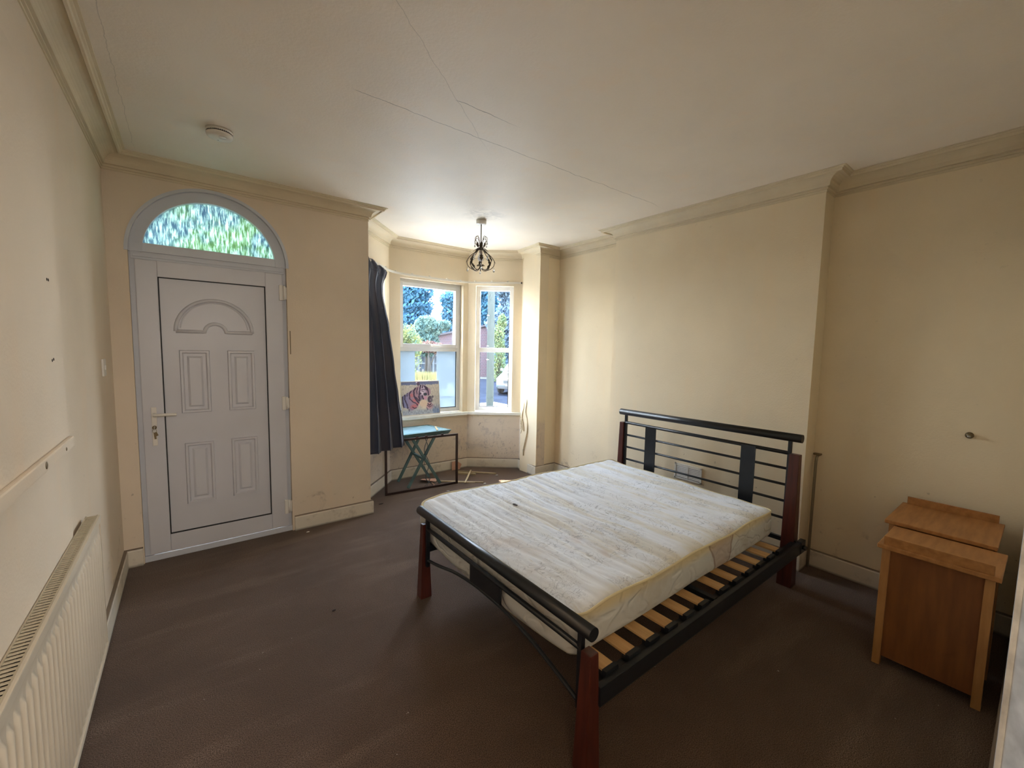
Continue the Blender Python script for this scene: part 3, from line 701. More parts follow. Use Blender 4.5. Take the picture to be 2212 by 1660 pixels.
for i in range(12, len(cv)-1, 5):
    mb = MB(); p = cv[i]; mb.box((p.x-.006, p.y-.006, p.z+.006), (p.x+.006, p.y+.02, p.z+.022), .002); build('bracket', mb, M['railwhite'], crail)
mb = MB(); p = cv[-1]; mb.box((p.x-.004, p.y-.008, p.z-.010), (p.x+.010, p.y+.006, p.z+.010), .002); build('end_stop', mb, M['crumb'], crail)

NZ, NS = 60, 140
ltop = [(1.60, .16), (1.66, .20), (1.74, .27), (1.82, .34), (1.88, .40)]
def lerp(a, b, t): return a+(b-a)*t
def interp(tab, z):
    for (z0, x0), (z1, x1) in zip(tab, tab[1:]):
        if z <= z0 and z >= z1:
            t = (z0-z)/(z0-z1); t = t*t*(3-2*t)*.5+t*.5; return lerp(x0, x1, t)
    return tab[-1][1] if z < tab[-1][0] else tab[0][1]
rightx = [(2.317, 1.940), (2.242, 2.006), (2.097, 1.959), (1.995, 1.957), (1.849, 1.981), (1.72, 2.003), (1.276, 2.037), (.995, 2.064), (.74, 2.086), (.48, 2.095)]
righty = [(2.317, .545), (2.242, .525), (2.097, .505), (1.849, .48), (1.72, .46), (1.276, .405), (.995, .37), (.74, .335), (.48, .300)]
def cur(u, v):
    ztop = 2.315 - .055*max(0, (u-.6)/.4); zbot = .478+.018*u
    z = lerp(ztop, zbot, v)
    xr = interp(rightx, z); yr = interp(righty, z)
    x = lerp(1.60, xr, u); y = lerp(.13, yr, u)
    dx, dy = xr-1.60, yr-.13; L = math.hypot(dx, dy); nx_, ny_ = dy/L, -dx/L
    amp = (.010+.026*min(1, v*1.6))*min(1, (1-u)*6+.15)
    ph = u*2*PI*3.7
    o = amp*math.sin(ph+.4*math.sin(3*v))-.012; t = amp*.5*math.sin(2*ph+.7)
    if v < .055: o += .005*math.sin(ph*3)
    return (x+nx_*o+dx/L*t, y+ny_*o+dy/L*t, z)
mb = MB(); mb.grid(cur, NS, NZ)
ct = build('curtain', mb, M['curtain']); tag(ct, 'dark blue-grey curtain bunched at the left end of the bay', 'curtain')
md = ct.modifiers.new('thick', 'SOLIDIFY'); md.thickness = .003
mb = MB(); mb.grid(lambda u, v: (lambda p: (p[0]+.001, p[1]-.006, p[2]))(cur(u, v*.055)), NS, 4)
hd = build('heading_tape', mb, M['curtain'], ct); md = hd.modifiers.new('thick', 'SOLIDIFY'); md.thickness = .003

# ---------------------------------------------------------------- cord on the bay return
mb = MB()
c0 = [(3.594, .190, .925), (3.582, .185, .86), (3.576, .200, .74), (3.580, .170, .64), (3.568, .160, .50), (3.566, .200, .34), (3.570, .225, .26), (3.572, .225, .20)]
mb.tube(curve(c0, 6), .008, 8)
cordo = build('hanging_cord', mb, M['cord']); tag(cordo, 'tangled cream cord hanging on the wall at the right end of the bay', 'cord')
mb = MB()
mb.tube(curve([(3.594, .205, .93), (3.584, .235, .84), (3.580, .26, .72), (3.578, .28, .62), (3.580, .262, .54), (3.582, .290, .46)], 6), .006, 8)
mb.tube(curve([(3.590, .20, .90), (3.572, .262, .70), (3.566, .240, .58), (3.572, .225, .50), (3.570, .24, .60), (3.580, .30, .67)], 6), .005, 8)
for k in range(5):
    t = k*1.3; mb.tube(curve([(3.575, .25+.02*math.sin(t), .64-.02*k), (3.566, .28, .62-.025*k+.01), (3.572, .235, .60-.02*k)], 5), .0045, 6)
build('strands', mb, M['cord'], cordo)
mb = MB(); mb.lathe([(0, 0), (.006, .002), (.011, .022), (.009, .03), (0, .032)], (3.572, .226, .245), 12); build('pull', mb, M['cord'], cordo)
mb = MB(); mb.box((3.585, .19, .918), (3.602, .215, .945), .003); build('cleat', mb, M['brass'], cordo)

# ---------------------------------------------------------------- bed
bed = thing('double_bed', (2.44, -2.05, 0), 'double bed frame with black metal rails and red-brown wooden posts', 'bed')
FX, HX = 1.46, 3.42
def post_(nm, x, y, zt, wt, dt, wb, db):
    mb = MB(); q = [(x-db/2, y-wb/2, 0), (x+db/2, y-wb/2, 0), (x+db/2, y+wb/2, 0), (x-db/2, y+wb/2, 0), (x-dt/2, y-wt/2, zt), (x+dt/2, y-wt/2, zt), (x+dt/2, y+wt/2, zt), (x-dt/2, y+wt/2, zt)]
    mb.hexa(q, .004); return build(nm, mb, M['redwood'], bed)
# foot end
post_('wooden_post', FX-.003, -1.432, .45, .034, .035, .060, .070)
post_('wooden_post', FX-.003, -2.732, .445, .045, .042, .068, .072)
mb = MB(); mb.tube([(FX, -1.368, .514), (FX, -2.745, .512)], .0255, 24); foot = build('foot_rail', mb, M['black'], bed)
mb = MB()
for y in (-1.470, -2.688): mb.box((FX-.010, y-.010, .20), (FX+.010, y+.010, .50), .002)
mb.tube([(FX, -1.475, .432), (FX, -2.685, .430)], .0115, 12)
build('foot_frame', mb, M['black'], bed)
mb = MB(); mb.tube(curve([(FX, -1.478, .240), (FX, -1.60, .262), (FX, -1.80, .308), (FX, -2.0, .331), (FX, -2.2, .331), (FX, -2.40, .302), (FX, -2.58, .255), (FX, -2.684, .222)], 6), .0085, 10); build('curved_bar', mb, M['black'], bed)
mb = MB(); mb.box((FX-.005, -2.200, .325), (FX+.005, -1.943, .432), .001); build('plate', mb, M['black'], bed)
# head end
post_('wooden_post', HX, -1.345, .868, .040, .042, .065, .080)
post_('wooden_post', HX+.0, -2.686, .862, .056, .045, .085, .085)
mb = MB(); mb.tube([(HX, -1.318, .958), (HX, -2.718, .966)], .0265, 24); build('head_rail', mb, M['black'], bed)
mb = MB()
for y in (-1.378, -2.652): mb.box((HX-.010, y-.010, .26), (HX+.010, y+.010, .945), .002)
mb.tube([(HX, -1.38, .868), (HX, -2.65, .862)], .0125, 12)
build('head_frame', mb, M['black'], bed)
for z in (.759, .652, .544, .430):
    mb = MB(); mb.tube([(HX, -1.38, z), (HX, -2.65, z)], .0085, 10); build('head_bar', mb, M['black'], bed)
for a, b in ((-1.585, -1.683), (-2.358, -2.452)):
    mb = MB(); mb.box((HX-.013, b, .30), (HX-.004, a, .868), .001); build('plate', mb, M['black'], bed)
# side rails, ledge, cross bar
for y0, y1 in ((-2.768, -2.742), (-1.372, -1.398)):
    mb = MB(); mb.box((FX+.02, y0, .245), (HX-.02, y1, .318), .004); build('side_rail', mb, M['black'], bed)
mb = MB(); mb.box((FX+.015, -2.742, .298), (HX-.015, -2.706, .304)); mb.box((FX+.015, -1.434, .298), (HX-.015, -1.398, .304))
mb.box((HX-.03, -2.74, .285), (HX-.008, -1.40, .312)); mb.box((2.335, -2.74, .296), (2.365, -1.40, .318))
mb.box((2.40, -2.08, .245), (2.43, -2.05, .296)); 
build('slat_support', mb, M['black'], bed)
SL = [1.575, 1.711, 1.845, 1.979, 2.120, 2.250, 2.453, 2.590, 2.733, 2.872, 3.008, 3.135]
for x in SL:
    mb = MB(); mb.box((x-.030, -2.720, .319), (x+.030, -1.415, .329), .002); s_ = build('slat', mb, M['birch'], bed)
    mb = MB(); mb.box((x-.036, -2.742, .304), (x+.036, -2.722, .332), .002); mb.box((x-.036, -2.722, .304), (x+.036, -2.706, .318)); build('end_cap', mb, M['black'], s_)
mb = MB(); mb.tube([(HX-.02, -2.770, .285), (HX-.02, -2.790, .285)], .014, 12); mb.box((HX-.05, -2.772, .25), (HX+.02, -2.742, .325), .004); build('corner_bolt', mb, M['black'], bed)

# ---------------------------------------------------------------- mattress
from mathutils import noise as MN
rng = random.Random(3)
ribs = []; x = 0.02
while x < 1.0: ribs.append((x, rng.uniform(.5, 1.0))); x += rng.uniform(.030, .062)
def ribh(u):
    h = 0
    for i in range(len(ribs)-1):
        a, b = ribs[i][0], ribs[i+1][0]
        if a <= u < b: t = (u-a)/(b-a); h = ribs[i][1]*(math.sin(PI*t)**.6)
    return h
C00, C01, C10, C11 = (1.494, -2.640), (1.500, -1.262), (3.290, -2.632), (3.350, -1.300)   # foot-right, foot-left, head-right, head-left
def mplan(u, v):
    ax = lerp(C00[0], C10[0], u); ay = lerp(C00[1], C10[1], u); bx = lerp(C01[0], C11[0], u); by = lerp(C01[1], C11[1], u)
    return lerp(ax, bx, v), lerp(ay, by, v)
def edge_z(u, v):
    return .496 + .016*min(1, u/.09) - .008*u + .018*max(0, (v-.90)/.10)**2 + .006*MN.noise(Vector((u*7, v*7, 1.3))) + .004*math.sin(u*17+v*5)
def mtop(u, v):
    # rounded plan: pull corner points in
    x, y = mplan(u, v); e = min(u, 1-u, v, 1-v)
    z = edge_z(u, v)
    k = min(1, e/.07); k = math.sqrt(max(0, 1-(1-k)**2))
    wob = .022*MN.noise(Vector((v*3, u*5, 4)))+.02*(v-.5)
    z += k*(.016 + .0105*ribh(min(.9999, max(0, u+wob)))*(.35+.65*min(1, u*6)) + .005*MN.noise(Vector((x*9, y*3, 0))) + .0045*MN.noise(Vector((x*30, y*5, 2))) + .0025*MN.noise(Vector((x*55+y*10, y*14, 8))))
    z -= .012*math.exp(-((u-.5)**2)/.06-((v-.5)**2)/.08)
    R_ = .06; L_, W_ = 1.78, 1.36                       # round the plan corners
    du = min(u, 1-u)*L_; dv = min(v, 1-v)*W_
    if du < R_ and dv < R_:
        a_, b_ = R_-du, R_-dv; m_ = max(a_, b_)
        if m_ > 0:
            s_ = m_/math.hypot(a_, b_) if math.hypot(a_, b_) > 0 else 1
            cxu = R_/L_ if u < .5 else 1-R_/L_; cyv = R_/W_ if v < .5 else 1-R_/W_
            x2, y2 = mplan(cxu+(u-cxu)*s_, cyv+(v-cyv)*s_); x, y = x2, y2
    return x, y, z
mat_o = MB(); NU, NV = 260, 150
Vt = mat_o.grid(mtop, NU, NV)
mt = None
loopv = [Vt[i][0].co.copy() for i in range(NU)]+[Vt[NU][j].co.copy() for j in range(NV)]+[Vt[i][NV].co.copy() for i in range(NU, 0, -1)]+[Vt[0][j].co.copy() for j in range(NV, 0, -1)]
mt = build('mattress', mat_o, M['ticking'], None, (2.44, -1.95, .33))
tag(mt, 'stained cream floral mattress lying on the double bed', 'mattress')
cen = Vector((2.43, -1.95, 0))
def zbot(p):
    sag = 0
    if p.x < 1.53:                                    # the foot end droops in front of the first slat
        t = (p.y+2.64)/1.378; sag = .062*max(0, math.sin(PI*min(1, max(0, t))))**.45
    return .338+.003*math.sin(p.x*6)-sag
mb = MB(); NR = 10; rings = []; botloop = []
for p in loopv:
    zb_ = zbot(p); r_ = []
    out_ = Vector((1 if p.x > 3.25 else (-1 if p.x < 1.53 else 0), 1 if p.y > -1.36 else (-1 if p.y < -2.58 else 0), 0))
    if out_.length > 0: out_.normalize()
    for k in range(NR+1):
        t = k/NR; bul = .010*math.sin(PI*t)+.003*MN.noise(Vector((p.x*8, p.y*8, t*3)))*math.sin(PI*t)
        ins = 0
        if t > .8: ins = .02*((t-.8)/.2)**2
        q = p+out_*(bul-ins); r_.append(mb.b.verts.new((q.x, q.y, lerp(p.z, zb_, t))))
    botloop.append(r_[-1].co.copy()); q = p-out_*.045; r_.append(mb.b.verts.new((q.x, q.y, .338)))
    rings.append(r_)
n = len(rings)
for i in range(n):
    A, B = rings[i], rings[(i+1) % n]
    for k in range(NR+1):
        f = mb.b.faces.new([A[k], B[k], B[k+1], A[k+1]]); f.smooth = True
mb.b.faces.new([r_[-1] for r_ in rings])
build('mattress_side', mb, M['mside'], mt)
mb = MB(); mb.tube([p+Vector((0, 0, .003)) for p in loopv[::3]], [.0085 if p.y > -1.34 else .0055 for p in loopv[::3]], 8, closed=True); build('top_piping', mb, M['piping'], mt)
mb = MB(); mb.tube([p+Vector((0, 0, .005)) for p in botloop[::3]], .0045, 8, closed=True); build('bottom_piping', mb, M['piping'], mt)
def on_matt(px, py):
    u = (px-1.495)/1.82; v = (py+2.64)/1.37; return mtop(u, v)
for (x, y, s_) in ((1.945, -1.68, 1.0), (2.36, -2.06, .55)):
    mb = MB(); px, py, pz = on_matt(x, y); P = []
    for k in range(10):
        t = 2*PI*k/10; rr = (.010+.006*rng.random())*s_; xx, yy = x+rr*.7*math.cos(t), y+rr*1.6*math.sin(t); q = on_matt(xx, yy); P.append((xx, yy, max(q[2], pz-.002)+.0015))
    mb.b.faces.new([mb.b.verts.new(p) for p in P]); build('tear', mb, M['crumb'], mt)

# ---------------------------------------------------------------- folding table
tb = thing('folding_table', (2.34, .55, 0), 'small blue-green folding slatted table under the bay window', 'table')
TX0, TX1, TY0, TY1, TZ = 2.02, 2.655, .362, .775, .592
mb = MB(); b_ = .0
cham = .07
mb.hexa([(TX0+.03, TY0+.02, TZ-.045), (TX1-.03, TY0+.02, TZ-.045), (TX1-.03, TY0+.04, TZ-.045), (TX0+.03, TY0+.04, TZ-.045), (TX0, TY0, TZ), (TX1, TY0, TZ), (TX1, TY0+.045, TZ), (TX0, TY0+.045, TZ)], .002)
mb.hexa([(TX0+.03, TY1-.04, TZ-.045), (TX1-.03, TY1-.04, TZ-.045), (TX1-.03, TY1-.02, TZ-.045), (TX0+.03, TY1-.02, TZ-.045), (TX0, TY1-.045, TZ), (TX1-.08, TY1-.045, TZ), (TX1-.08, TY1, TZ), (TX0, TY1, TZ)], .002)
mb.hexa([(TX1-.05, TY0+.03, TZ-.045), (TX1-.03, TY0+.03, TZ-.045), (TX1-.10, TY1-.03, TZ-.045), (TX1-.12, TY1-.03, TZ-.045), (TX1-.05, TY0+.045, TZ), (TX1, TY0, TZ), (TX1-.08, TY1, TZ), (TX1-.12, TY1-.045, TZ)], .002)
mb.box((TX0, TY0+.045, TZ-.03), (TX0+.045, TY1-.045, TZ), .002)
build('table_frame', mb, M['bluewood'], tb)
for i in range(7):
    y0 = TY0+.049+i*.047; mb = MB(); mb.box((TX0+.046, y0, TZ-.014), (TX1-.052-.020*(i/2.2), y0+.042, TZ-.001), .002); build('slat', mb, M['bluetop'], tb)
def leg(p0, p1): 
    mb = MB(); mb.bar(p0, p1, .028, .020, up=(0, 1, 0), bev=.003); build('leg', mb, M['bluewood'], tb)
leg((2.17, .42, .005), (2.50, .42, TZ-.03)); leg((2.533, .395, .005), (2.19, .395, TZ-.03))
leg((2.17, .685, .005), (2.47, .685, TZ-.03)); leg((2.533, .66, .005), (2.19, .66, TZ-.03))
mb = MB()
mb.bar((2.345, .40, .30), (2.345, .69, .30), .022, .022); build('cross_bar', mb, M['bluewood'], tb)
for x in (2.19, 2.49): mb = MB(); mb.bar((x, .40, .56), (x, .68, .56), .03, .015); build('leg_rail', mb, M['bluewood'], tb)
mb = MB(); mb.bar((2.50, .40, TZ+.004), (2.58, .60, TZ+.004), .018, .008)
o = build('wooden_strip', mb, M['stick']); tag(o, 'short pale wooden strip lying on the folding table top', 'wood strip')
wires = MB()
for k in range(4):
    a = rng.uniform(-.03, .03); wires.tube(curve([(2.37+a, .40, .545), (2.36-a, .375, .40), (2.35+a*1.5, .37, .25), (2.37-a, .36, .10), (2.39+a*2, .37, .006)], 6), .0022, 5)
o = build('loose_wire', wires, M['grey_wire']); tag(o, 'thin dark wires dangling under the folding table', 'wire')

# ---------------------------------------------------------------- empty picture frame standing on the floor
fp0 = Vector((1.895, .352, 0)); fp1 = Vector((2.690, .285, 0)); lean = Vector((.0, .004, .560)); T = .022
mb = MB(); dd = (fp1-fp0).normalized(); up = lean.normalized(); nn = dd.cross(up)
def fpt(a, b, c): return fp0+dd*a+up*b+nn*c
Lf = (fp1-fp0).length; Hf = lean.length
def fb(a0, a1, b0, b1):
    mb.hexa([fpt(a0, b0, -.008), fpt(a1, b0, -.008), fpt(a1, b0, .010), fpt(a0, b0, .010), fpt(a0, b1, -.008), fpt(a1, b1, -.008), fpt(a1, b1, .010), fpt(a0, b1, .010)], .001)
fb(0, Lf, 0, T); fb(0, Lf, Hf-T, Hf); fb(0, T, T, Hf-T); fb(Lf-T, Lf, T, Hf-T)
pf = build('picture_frame', mb, M['darkframe']); tag(pf, 'empty dark brown picture frame propped on the carpet against the table', 'picture frame')
for k, a in enumerate((.32, .42, .60)):
    mb = MB(); mb.hexa([fpt(a, Hf-.002, -.006), fpt(a+.03, Hf-.002, -.006), fpt(a+.03, Hf-.002, .006), fpt(a, Hf-.002, .006), fpt(a+.004, Hf+.012, -.006), fpt(a+.026, Hf+.012, -.006), fpt(a+.026, Hf+.012, .006), fpt(a+.004, Hf+.012, .006)]); build('clip', mb, M['darkframe'], pf)

# ---------------------------------------------------------------- tiger canvas on the sill
TZP = lambda L: [((a-230)/1430, (1470-b)/1230) for a, b in L]
T_BODY = TZP([(250, 780), (370, 700), (600, 560), (830, 430), (900, 400), (1000, 700), (900, 960), (870, 1060), (790, 1200), (640, 1290), (540, 1300), (470, 1200), (440, 1220), (290, 1160), (255, 1000)])
T_STR = [(TZP(L), w_) for L, w_ in (([(270, 780), (265, 950), (300, 1160)], .016), ([(360, 720), (345, 870), (420, 1080), (445, 1200)], .015), ([(450, 660), (430, 760)], .009),
  ([(590, 590), (520, 680), (530, 860), (640, 980), (790, 1070), (800, 1120)], .013), ([(760, 480), (690, 580), (690, 760), (740, 880), (850, 1030)], .017), ([(840, 470), (790, 600), (800, 700)], .010),
  ([(690, 780), (800, 870), (870, 960)], .014), ([(620, 1170), (680, 1220), (760, 1210)], .012), ([(960, 390), (930, 470), (900, 620), (880, 760)], .015), ([(1040, 380), (1010, 480)], .012),
  ([(1100, 420), (1190, 560)], .020), ([(970, 550), (1080, 545), (1120, 570)], .008), ([(990, 600), (1060, 640)], .007), ([(900, 640), (960, 700), (900, 720)], .012), ([(1000, 780), (1030, 900)], .018),
  ([(1200, 480), (1230, 640), (1240, 760)], .014), ([(870, 800), (900, 950)], .016), ([(1190, 1080), (1260, 1150), (1330, 1090)], .012), ([(1170, 1130), (1260, 1220), (1360, 1150)], .010), ([(1140, 1230), (1190, 1320)], .014), ([(480, 1250), (500, 1330)], .014))]
def in_poly(P, x, y):
    c = False; j = len(P)-1
    for i in range(len(P)):
        if (P[i][1] > y) != (P[j][1] > y) and x < (P[j][0]-P[i][0])*(y-P[i][1])/(P[j][1]-P[i][1])+P[i][0]: c = not c
        j = i
    return c
def seg_d(P, x, y):
    d = 9
    for (ax_, ay_), (bx_, by_) in zip(P, P[1:]):
        dx, dy = bx_-ax_, by_-ay_; t = max(0, min(1, ((x-ax_)*dx+(y-ay_)*dy)/(dx*dx+dy*dy))); d = min(d, math.hypot(x-ax_-t*dx, y-ay_-t*dy))
    return d
def tiger(u0, v0):                                     # u right, v up, returns sRGB
    u = u0+.008*MN.noise(Vector((u0*22, v0*22, 3))); v = v0+.008*MN.noise(Vector((u0*22, v0*22, 7)))
    n1 = MN.noise(Vector((u*42, v*16, 0))); n2 = MN.noise(Vector((u*70, v*70, 5)))
    c = [186+26*n1, 177+24*n1, 164+20*n1]
    def blend(col_, k):
        nonlocal c
        k = max(0, min(1, k)); c = [lerp(a, b, k) for a, b in zip(c, col_)]
    def ell(cx, cy, rx, ry, soft=.15):
        cx, cy = (cx-230)/1430, (1470-cy)/1230; return (1-math.hypot((u-cx)/(rx/1430), (v-cy)/(ry/1230)))/soft
    if v > .90+.02*n1: blend((92+30*n2, 102+26*n2, 142+26*n2), .85)
    body = in_poly(T_BODY, u, v)
    if body:
        c = [158+16*n2, 124+14*n2, 134+14*n2]
        blend((122, 122, 156), (.30-u)*5)
        for cx, cy, rx, ry in ((600, 740, 80, 110), (700, 930, 120, 80), (660, 1160, 170, 110), (800, 1060, 90, 90)): blend((186, 104, 108), ell(cx, cy, rx, ry, .6)*.85)
    blend((92, 74, 96), ell(865, 330, 62, 75)); blend((206, 196, 214), ell(800, 272, 30, 34))
    blend((186+16*n2, 166+14*n2, 182+14*n2), ell(1040, 610, 195, 270)); blend((160, 128, 144), ell(1230, 640, 100, 170)); blend((66, 60, 80), ell(1150, 500, 60, 75, .4))
    blend((120, 104, 128), ell(930, 840, 90, 130, .4)*.8); blend((212, 196, 206), ell(1010, 660, 70, 70, .5)*.8)
    blend((54, 62, 72), ell(1115, 725, 75, 60)); blend((196, 140, 160), ell(1120, 860, 75, 80))
    blend((78, 68, 84), ell(1290, 930, 105, 140)); blend((80, 70, 82), ell(1390, 835, 45, 55)); blend((140, 122, 134), ell(1300, 950, 45, 60, .5)*.6)
    cub = ell(1265, 1180, 165, 150); blend((186, 140, 146), cub)
    for P, w_ in T_STR:
        d = seg_d(P, u, v)
        if d < w_*1.3: blend((64, 48, 70), (w_*1.3-d)/(w_*.45))
    blend((210+22*n2, 184+22*n2, 160+18*n2), ell(1040, 1065, 165, 150, .2))
    blend((206+26*n2, 190+24*n2, 168), ell(1050, 1240, 140, 110, .4)*.7)
    g_ = MN.noise(Vector((u*60, v*14, 9)))+.5*n2
    if v < .20: blend((136+70*g_, 150+66*g_, 172+50*g_), min(.9, (.20-v)/.10)*(.75+.3*g_))
    if u > .80 and v < .3: blend((96+60*g_, 118+60*g_, 158+50*g_), .6*min(1, (.3-v)/.12))
    if u > .76 and v < .55 and v > .15: blend((150+90*g_, 148+90*g_, 150+80*g_), .35)
    return [max(0, min(255, q)) for q in c]
pc0 = Vector((2.275, .812, .7105)); pd = Vector((.478, .004, 0)); pu = Vector((-.006, .030, .385)); pn = Vector((0, -1, .08)).normalized()
me = bpy.data.meshes.new('painting'); NX, NY = 150, 120; vs = []; cs = []; fs = []
for j in range(NY+1):
    for i in range(NX+1):
        u, v = i/NX, j/NY; vs.append(pd*u+pu*v+pn*.0005); cs.append((*lin(tiger(u, v)), 1))
for j in range(NY):
    for i in range(NX): a = j*(NX+1)+i; fs.append((a, a+1, a+NX+2, a+NX+1))
me.from_pydata(vs, [], fs); ca_ = me.color_attributes.new('paint', 'FLOAT_COLOR', 'POINT')
for i, c in enumerate(cs): ca_.data[i].color = c
pm = mat('printed_tiger_picture', (.5, .4, .3), .6); nd = pm.node_tree.nodes.new('ShaderNodeVertexColor'); nd.layer_name = 'paint'
pm.node_tree.links.new(nd.outputs['Color'], pm.node_tree.nodes['Principled BSDF'].inputs['Base Color'])
me.materials.append(pm)
pic = thing('canvas_picture', pc0, 'unframed canvas picture of a tiger and cub leaning on the window sill', 'picture')
o = bpy.data.objects.new('printed_face', me); col.objects.link(o); o.parent = pic; LOC[o] = pc0
mb = MB(); q = pn*-.018; A = [pc0, pc0+pd, pc0+pd+pu, pc0+pu]; mb.hexa([A[0], A[1], A[1]+q, A[0]+q, A[3], A[2], A[2]+q, A[3]+q]); build('canvas_block', mb, M['canvasedge'], pic)
mb = MB(); e_ = pn*.0015
for a, b in ((A[0], A[1]), (A[1], A[2]), (A[2], A[3]), (A[3], A[0])): mb.bar(a+e_*.2, b+e_*.2, .006, .006)
build('edge', mb, M['canvasedge'], pic)

# ---------------------------------------------------------------- loose wood and litter in the bay
def stick(name, p0, p1, w, h, m, label, cat='wood strip', group=None):
    mb = MB(); mb.bar(p0, p1, w, h, bev=.001); o = build(name, mb, m); tag(o, label, cat, group); return o
stick('wooden_strip', (2.50, .505, .006), (2.935, .14, .006), .014, .010, M['stick'], 'long thin pale wood strip on the carpet behind the picture frame ending beyond its corner')
stick('wooden_strip', (2.735, .20, .020), (3.02, .535, .032), .016, .010, M['stick'], 'pale wood strip crossing over the others beside the frame corner')
stick('wooden_strip', (2.905, .66, .008), (3.235, .32, .008), .014, .014, M['stick'], 'dark-edged wood strip lying nearest the bay skirting, furthest from the frame')
stick('wooden_strip', (2.56, .425, .006), (2.85, .180, .006), .010, .010, M['stick'], 'thinner wood strip lying parallel in front of the long one')
stick('wooden_block', (2.86, .60, .010), (3.02, .43, .010), .022, .020, M['stick'], 'short squared wood offcut beside the frame on the carpet')
mb = MB(); mb.ngon_prism([(2.88, .745, .0), (2.985, .735, .0), (3.01, .735, .06), (2.955, .75, .105), (2.885, .755, .10)], (.004, .008, .0)); o = build('hardboard_offcut', mb, M['pinkboard']); tag(o, 'pinkish hardboard offcut leaning against the bay skirting', 'offcut')
mb = MB(); mb.ngon_prism([(2.42, .60, .012), (2.56, .53, .012), (2.50, .43, .012), (2.36, .52, .035)], (0, 0, .003)); o = build('hardboard_offcut', mb, M['pinkboard']); tag(o, 'pinkish flat offcut lying under the folding table', 'offcut')
stick('wooden_strip', (2.46, .45, .004), (2.44, .335, .004), .016, .004, M['pinkboard'], 'pinkish thin strip poking towards the frame under the table')
def scrap(name, x, y, r, m, label, cat, h=.003, squash=.5, rot=0):
    mb = MB(); P = []
    for k in range(7):
        t = 2*PI*k/7; rr = r*(.7+.5*rng.random()); a, b = rr*math.cos(t), rr*squash*math.sin(t)
        P.append((x+a*math.cos(rot)-b*math.sin(rot), y+a*math.sin(rot)+b*math.cos(rot), .001))
    mb.ngon_prism(P, (0, 0, h)); o = build(name, mb, m); tag(o, label, cat)
scrap('paper_scrap', 3.21, .27, .020, M['paper'], 'small white scrap on the carpet under the narrow window', 'paper scrap', .006)
scrap('paper_scrap', 2.93, .10, .016, M['paper'], 'curled white scrap at the end of the long wood strip', 'paper scrap', .006)
scrap('paper_scrap', 2.48, .12, .018, M['paper'], 'white scrap on the carpet in front of the picture frame', 'paper scrap', .002, .3, -.6)
scrap('paper_scrap', 1.09, -.10, .012, M['paper'], 'tiny white crumb on the carpet by the door hinge side', 'paper scrap', .004)
scrap('dirt_crumb', 1.78, .16, .020, M['crumb'], 'dark crumb on the carpet left of the picture frame', 'crumb', .005, .4)
scrap('dirt_crumb', .98, -1.27, .010, M['crumb'], 'small dark crumb alone on the open carpet in the middle', 'crumb', .006)

# ---------------------------------------------------------------- chimney breast vent, pipe, wall hook
vent = thing('air_vent', (3.675, -1.83, .42), 'white louvred air vent on the chimney breast behind the headboard', 'vent')
mb = MB(); x0 = 3.68; Y0, Y1, Z0, Z1 = -1.955, -1.712, .415, .548
mb.box((x0-.010, Y0, Z0), (x0, Y0+.016, Z1), .002); mb.box((x0-.010, Y1-.016, Z0), (x0, Y1, Z1), .002); mb.box((x0-.010, Y0, Z1-.016), (x0, Y1, Z1), .002); mb.box((x0-.010, Y0, Z0), (x0, Y1, Z0+.014), .002)
mb.box((x0-.010, (Y0+Y1)/2-.004, Z0), (x0, (Y0+Y1)/2+.004, Z1), .001)
build('frame', mb, M['white'], vent)
mb = MB()
for k in range(8): z = Z0+.020+k*.0126; mb.hexa([(x0-.009, Y0+.014, z), (x0-.006, Y0+.014, z), (x0-.006, Y1-.014, z), (x0-.009, Y1-.014, z), (x0-.005, Y0+.014, z+.008), (x0-.002, Y0+.014, z+.008), (x0-.002, Y1-.014, z+.008), (x0-.005, Y1-.014, z+.008)])
build('louvres', mb, M['white'], vent)
mb = MB(); mb.box((x0-.0015, Y0+.01, Z0+.01), (x0+.0, Y1-.01, Z1-.01)); build('backing', mb, M['dark'], vent)
pp = thing('gas_pipe', (3.81, -2.69, 0), 'thin metal pipe standing in the alcove corner beside the bed post', 'pipe')
mb = MB(); mb.tube(curve([(3.800, -2.690, 0), (3.800, -2.690, .4), (3.800, -2.690, .72), (3.803, -2.690, .765), (3.815, -2.690, .79), (3.846, -2.690, .797)], 8), .0085, 12); build('pipe', mb, M['pipe'], pp)
mb = MB(); mb.box((3.815, -2.71, .800), (3.846, -2.665, .812), .003); build('clip', mb, M['brass'], pp)
hk = thing('wall_hook', (3.82, -3.388, 1.06), 'small dark metal pipe stub on the right wall above the cabinets', 'wall fitting')
mb = MB(); mb.lathe([(0, 0), (.018, 0), (.018, .004), (.012, .006), (.012, .016), (.006, .018), (0, .018)], (3.834, -3.388, 1.063), 18, Vector((-1, 0, 0))); build('flange', mb, M['brass'], hk)
mb = MB(); mb.lathe([(0, 0), (.008, 0), (.007, .008), (0, .010)], (3.817, -3.388, 1.058), 12, Vector((-1, 0, 0))); build('stub', mb, M['chrome'], hk)

